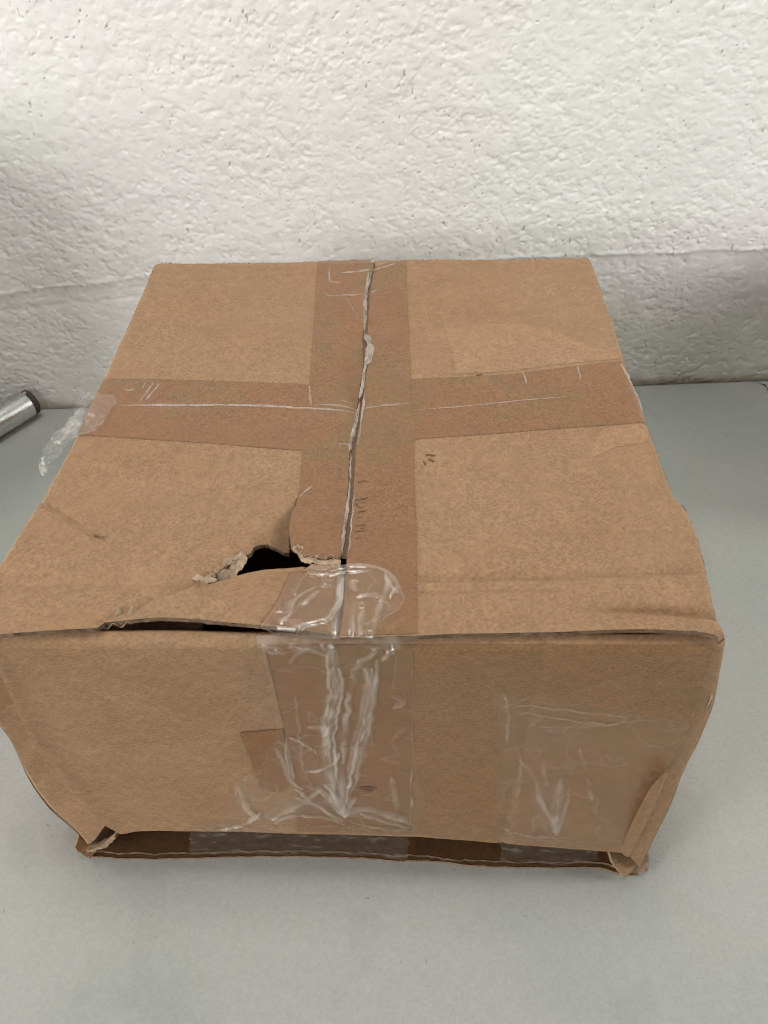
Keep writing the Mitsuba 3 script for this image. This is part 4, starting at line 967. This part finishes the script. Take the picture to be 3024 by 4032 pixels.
# flat packing tape on the front
for poly, mat, off, lab in ((P['tapeC'], 'mat_tape_pale', 0.0003, 'faint clear tape at the left edge of the middle strip'), (P['tapeR'], 'mat_tape_faint', 0.0003, 'wide clear tape over the right half of the front panel'), (P['tapeA'], 'mat_tape', 0.00045, 'tape strip running down the middle of the front panel'),
                            (P['tapeB'], 'mat_tape', 0.0006, 'slanted end of tape left of the middle of the front panel')):
    k = add('packing_tape', sheet(poly, S_front, 0.0025, 0.0012, off), mat, BOX)
    if lab:
        tag(k, lab)


def pick(x, y):
    pl, nl = S_left(x, y)
    pr, nr = S_right(x, y)
    w = (x > -0.001)[:, None]
    return np.where(w, pr, pl), np.where(w, nr, nl)


# pleats and creases pinched up in the tape
def ridges(items, sf, mat, parent, lab, lift=0.0004):
    m = [ridge(a, w, hh, sf, i * 7.0, lift) for i, (a, w, hh) in enumerate(items)]
    k = add('wrinkles', trimesh.util.concatenate(m), mat, parent)
    tag(k, lab, kind='stuff')


# the seam: a pinched ribbon of film between the two flaps
k = add('seam_pleat', trimesh.util.concatenate([ridge(a, w * 0.85, hh * 0.6, pick, 3.0 + i * 5, 0.0003) for i, (a, w, hh) in enumerate(P['ridT'][:7])]), 'mat_seam', BOX)
tag(k, 'whitish pinched pleat of tape along the lengthwise seam')
ridges(P['ridT'][7:], pick, 'mat_wrinkle', TT[2], 'whitish scratches and creases in the tape on the top')

# ink marks
def dab(items, mat, sf, parent, name, lab, off=0.0005):
    m = []
    for i, (L, w) in enumerate(items):
        c = shapely.LineString(L).buffer(w / 2, 4)
        b = np.array(c.exterior.coords)[:-1]
        b = b + 0.00035 * (np.stack([meshkit.noise(np.stack([b[:, 0] * 900, b[:, 1] * 900, b[:, 0] * 0 + q + i], 1)) for q in (0, 5)], 1) - 0.5) * 2
        m.append(sheet(b, sf, 0.0006, 0.0004, off))
    tag(add(name, trimesh.util.concatenate(m), mat, parent), lab, kind='stuff')


dab(P['ink'], 'mat_ink', S_right, BOX, 'ink_print', 'smudged unreadable dark print beside the seam')
dab(P['inkL'], 'mat_ink_faint', S_left, BOX, 'ink_print', 'faint blurred print left of the seam')
dab(P['dirt'][:6], 'mat_ink', S_right, BOX, 'dirt_specks', 'small dark specks on the right flap')
dab(P['dirt'][6:], 'mat_ink_faint', S_left, BOX, 'dirt_specks', 'grey dent mark on the left flap')
sx, sz = P['stain']
b = np.array([(sx + 0.0048 * math.cos(a) * (1 + 0.2 * math.sin(3 * a)), sz + 0.0026 * math.sin(a)) for a in np.linspace(0, 2 * np.pi, 24)[:-1]])
tag(add('stain', sheet(b, S_front, 0.001, 0.0008, 0.0008), 'mat_stain', BOX), 'small dark red brown stain low on the front panel')

# loose film
def film_grid(lines, n, amp, seed, sub=8):
    L = [interp_line(l, n) for l in lines]
    rows = []
    for a, b in zip(L[:-1], L[1:]):
        for t in np.arange(sub) / sub:
            rows.append(a * (1 - t) + b * t)
    rows.append(L[-1])
    g = np.array(rows)
    d = np.stack([fb(g[..., 0], g[..., 1], g[..., 2], 120, 3, seed + c) for c in range(3)], -1)
    rr = np.abs(fb(g[..., 0], g[..., 1], g[..., 2], 70, 2, seed + 9))[..., None]
    return grid_mesh(g + amp * d * 2 + np.array([0, 0, 1.0]) * amp * 1.5 * (0.3 - rr))


def pleated(poly, base, strands, step, seed, back, crinkle, clear=0.02, lift=0.0006, rim=0.05):
    """Clear film over base whose pleats run along the strands: they stand up, and the film is milky along them."""
    v, tri = triangulate(poly, step, step * 0.8)
    p, n = base(v[:, 0], v[:, 1])
    hh, haze = np.zeros(len(v)), np.full(len(v), clear)
    wob = np.stack([fb(v[:, 0], v[:, 1], k, 140, 2, seed + 20 + k) for k in (0, 1)], 1) * 0.0022
    for i, (L, w, hz, top_) in enumerate(strands):
        L = interp_line(L, 14)
        d, sd, al = np.full(len(v), 9.0), np.zeros(len(v)), np.zeros(len(v))
        x0 = 0.0
        for a, b in zip(L[:-1], L[1:]):
            e = b - a
            le = np.linalg.norm(e)
            px, py = v[:, 0] + wob[:, 0] - a[0], v[:, 1] + wob[:, 1] - a[1]
            t = np.clip((px * e[0] + py * e[1]) / (le * le), 0, 1)
            q = np.hypot(px - t * e[0], py - t * e[1])
            near = q < d
            d, sd, al = np.where(near, q, d), np.where(near, q * np.sign(px * e[1] - py * e[0]), sd), np.where(near, x0 + t * le, al)
            x0 += le
        taper = np.clip(np.minimum(al, x0 - al) / (0.12 * x0), 0.15, 1)
        ww = w * (0.45 + 0.55 * taper)
        along = 0.30 + 1.3 * meshkit.noise(np.stack([al * 130, sd * 60, al * 0 + i], 1), seed)
        fine = meshkit.fbm(np.stack([sd * 1300, al * 70, al * 0 + i], 1), 2, seed + 3)
        core = np.exp(-((d / (0.22 * ww + 0.00018)) ** 2))
        edge = np.exp(-(((d - ww) / 0.00032) ** 2)) * (w < 0.004)
        wide = np.exp(-np.clip(d / ww, 0, 5) ** 4)
        hh = np.maximum(hh, top_ * 0.8 * np.exp(-np.clip(d / (ww + 0.0004), 0, 5) ** 2) * (0.4 + 0.6 * along * taper) * (0.7 + 0.6 * fine))
        haze = haze + (1 - haze) * np.clip(0.88 * hz * along * (0.55 * wide * (0.25 + 1.3 * fine) + (w < 0.005) * (0.50 * core * (0.3 + fine) + 0.40 * edge * fine)), 0, 0.6)
    c = fb(v[:, 0], v[:, 1], 0, crinkle, 3, seed + 7)
    fold = np.clip(0.05 - np.abs(c), 0, 0.05) / 0.05
    haze = haze + 0.06 * fold ** 2
    b = boundary_edges(tri)
    bp = v[np.unique(b)]
    from scipy.spatial import cKDTree
    e = cKDTree(bp).query(v)[0]
    ease = np.clip(e / 0.004, 0, 1)
    haze = haze * (0.25 + 0.75 * ease) + rim * np.exp(-np.clip(e / 0.0006, 0, 5) ** 2)
    c2 = np.abs(fb(v[:, 0], v[:, 1], 0, crinkle * 2.6, 2, seed + 13))
    hh = (hh + back * (np.abs(c) * 1.2 + 0.4 * fold ** 2) + 0.5 * back * c2 * np.clip(haze * 5, 0.1, 1)) * (0.25 + 0.75 * ease)
    q = p + n * (lift + hh)[:, None]
    fn = np.cross(q[tri[:, 1]] - q[tri[:, 0]], q[tri[:, 2]] - q[tri[:, 0]])
    if (fn * n[tri[:, 0]]).sum() < 0:
        tri = tri[:, ::-1]
    return trimesh.Trimesh(q, tri, process=False), np.stack([np.clip(haze, 0, 0.7), 0 * haze], 1)


SF4 = surface(lambda x, y: np.where(x > 0, h_right(x, y), h_left(x, y)) + 0.0008)
m, c = pleated(P['film_top'], SF4, P['strandsT'], 0.0006, 71, 0.0022, 60, 0.015)
k = add('loose_film', m, 'mat_film_pleated', BOX, uv=c)
tag(k, 'loose lifted end of clear tape over the front of the seam, its curled edge bright')
# film bridging the front edge of the top
xs_ = np.linspace(-0.041, 0.0362, 90)
rows = []
for f in np.linspace(0, 1, 6):
    y = -0.0008 - 0.0030 * math.sin(f * 2.2) + 0.0010 * fb(xs_ * 90, f * 3, 0, 1, 3, 81)
    rows.append(np.stack([xs_ + 0.001 * fb(xs_ * 70, f * 5, 0, 1, 2, 82), y, H + 0.0010 - 0.0075 * f + 0 * xs_], -1))
tag(add('edge_film', grid_mesh(rows), 'mat_film_edge', BOX), 'greyish film stretched over the front top edge between the tape strips')
# the gap between the flaps is bridged from below by tape
sl_ = interp_line(P['seamline'], 140)
rows = [np.stack([sl_[:, 0] + d, sl_[:, 1], H - 0.0018 + 0.0010 * fb(sl_[:, 0] * 50, sl_[:, 1] * 90, 0, 1, 2, 88) + 0.6 * np.minimum(h_left(np.full(140, -0.004), sl_[:, 1]), 0)], -1) for d in (0.0045, 0.0015, -0.0015, -0.0045)]
keep = (sl_[:, 1] > 0.052) | (sl_[:, 1] < 0.045)
tag(add('seam_tape', grid_mesh([r[sl_[:, 1] > 0.0515] for r in rows]), 'mat_tape_double', BOX), 'tape sunk into the seam between the two top flaps')
tag(add('seam_tape', grid_mesh([r[sl_[:, 1] < 0.047] for r in rows]), 'mat_tape_double', BOX), 'short piece of tape sunk into the seam in front of the tear')
# film gathered into a star low on the front, and at the right
m, c = pleated(P['film_front'], S_front, P['strands'], 0.0006, 91, 0.0022, 55, 0.012, 0.0009, 0.03)
k = add('loose_film', m, 'mat_film_pleated', BOX, uv=c)
tag(k, 'puckered clear film down the middle of the front panel, gathered into a star near the bottom')
m, c = pleated(P['film_right'], S_front, P['strandsR'], 0.0008, 95, 0.0011, 45, 0.004, 0.0007, 0.0)
k = add('loose_film', m, 'mat_film_pleated', BOX, uv=c)
tag(k, 'creased clear film over the lower right of the front panel')
for up, lo, lab, sd in ((P['bf_up'], P['bf_lo'], 'clear glossy film strip bridging the dark bottom fold left of centre', 101), (P['br_up'], P['br_lo'], 'clear film bridging the bottom fold on the right', 111)):
    mid = (np.array(up) + np.array(lo)) / 2 + [0, 0.004, 0.0]
    k = add('loose_film', film_grid([up, mid, lo], 90, 0.0022, sd, 10), 'mat_film_bottom', BOX)
    tag(k, lab)
# loose film hanging off the left edge
k = add('loose_film', film_grid([P['ll_in'], P['ll_mid'], P['ll_out']], 60, 0.0032, 121, 12), 'mat_film', BOX)
tag(k, 'crumpled clear film end at the left edge of the crosswise tape')
k = add('loose_film', film_grid([P['ll_tail2'], ((np.array(P['ll_tail2']) + np.array(P['ll_tail'])) / 2 + [0, 0, .006]).tolist(), P['ll_tail']], 70, 0.0035, 131, 10), 'mat_film', BOX)
tag(k, 'shiny film tail hanging off the left edge of the box')
lp = interp_line(P['loopR'], 40)
rows = [lp + [0, 0.0, 0.0012], lp + [0.0004, -0.001, 0.0], lp + [0, 0.0005, -0.0012]]
tag(add('film_loop', grid_mesh(rows), 'mat_rim', BOX), 'small white loop of film at the right front corner')

# ------------------------------------------------------------------ metal tube
a, b = np.array(P['tube'][0]), np.array(P['tube'][1])
ax = (a - b) / np.linalg.norm(a - b)
R = 0.0155
a[2] = b[2] = R + 0.0006


def tube_mesh(p0, p1, prof):
    """A lathe round the axis p0-p1; prof: (distance from p1 end backwards, radius)."""
    m = trimesh.creation.revolve(np.array([(r, -d) for d, r in prof]), sections=64)
    z = np.array([ax[0], ax[1], 0]); x = np.array([-ax[1], ax[0], 0]); M = np.eye(4)
    M[:3, 0], M[:3, 1], M[:3, 2], M[:3, 3] = x, np.cross(z, x), z, p1
    m.apply_transform(M)
    return m


TUBE = 'metal_tube'
tag(TUBE, 'shiny silver metal tube with a dark end, lying against the wall at the left', 'tube')
end = a
add('pipe', tube_mesh(b, end, [(0.13, 0.0130), (0.13, R), (0.0006, R), (0.0, R - 0.0006), (0.0, 0.0130), (0.13, 0.0130)]), 'mat_steel', TUBE, smooth=40)
add('end_ring', tube_mesh(b, end + ax * 0.0075, [(0.0070, 0.0110), (0.0070, R - 0.0010), (0.001, R - 0.0012), (0.0, R - 0.0022), (0.0, 0.0105), (0.0060, 0.0100)]), 'mat_rubber', TUBE, smooth=40)
tag(TUBE + '__end_ring', 'dark brown worn ring in the end of the tube')

# ------------------------------------------------------------------ unseen blocks added on either side to shade the lower wall
def shade_block(name, x0, x1, y0, y1, z1, lab):
    tag(name, lab, 'storage bin')
    body = trimesh.util.concatenate([trimesh.creation.box(bounds=[[x0 + .012, y0 + .012, 0.0003], [x1 - .012, y1 - .012, z1 - .022]])])
    add('body', body, 'mat_blocker', name, smooth=False)
    lid = rounded_slab(shapely.box(x0 + .008, y0 + .008, x1 - .008, y1 - .008).buffer(.008), z1 - .022, z1)
    add('lid', lid, 'mat_blocker', name, smooth=False)


scene['mat_blocker'] = two(principled((0.34, 0.33, 0.31), 0.5, 0.4))
shade_block('shade_blocker', -0.95, -0.475, 0.20, 0.50, 0.352, 'tall lidded grey block added unseen at the left to shade the wall')
shade_block('shade_blocker_001', 0.455, 0.90, 0.28, 0.555, 0.185, 'low lidded grey block added unseen at the right to shade the wall')
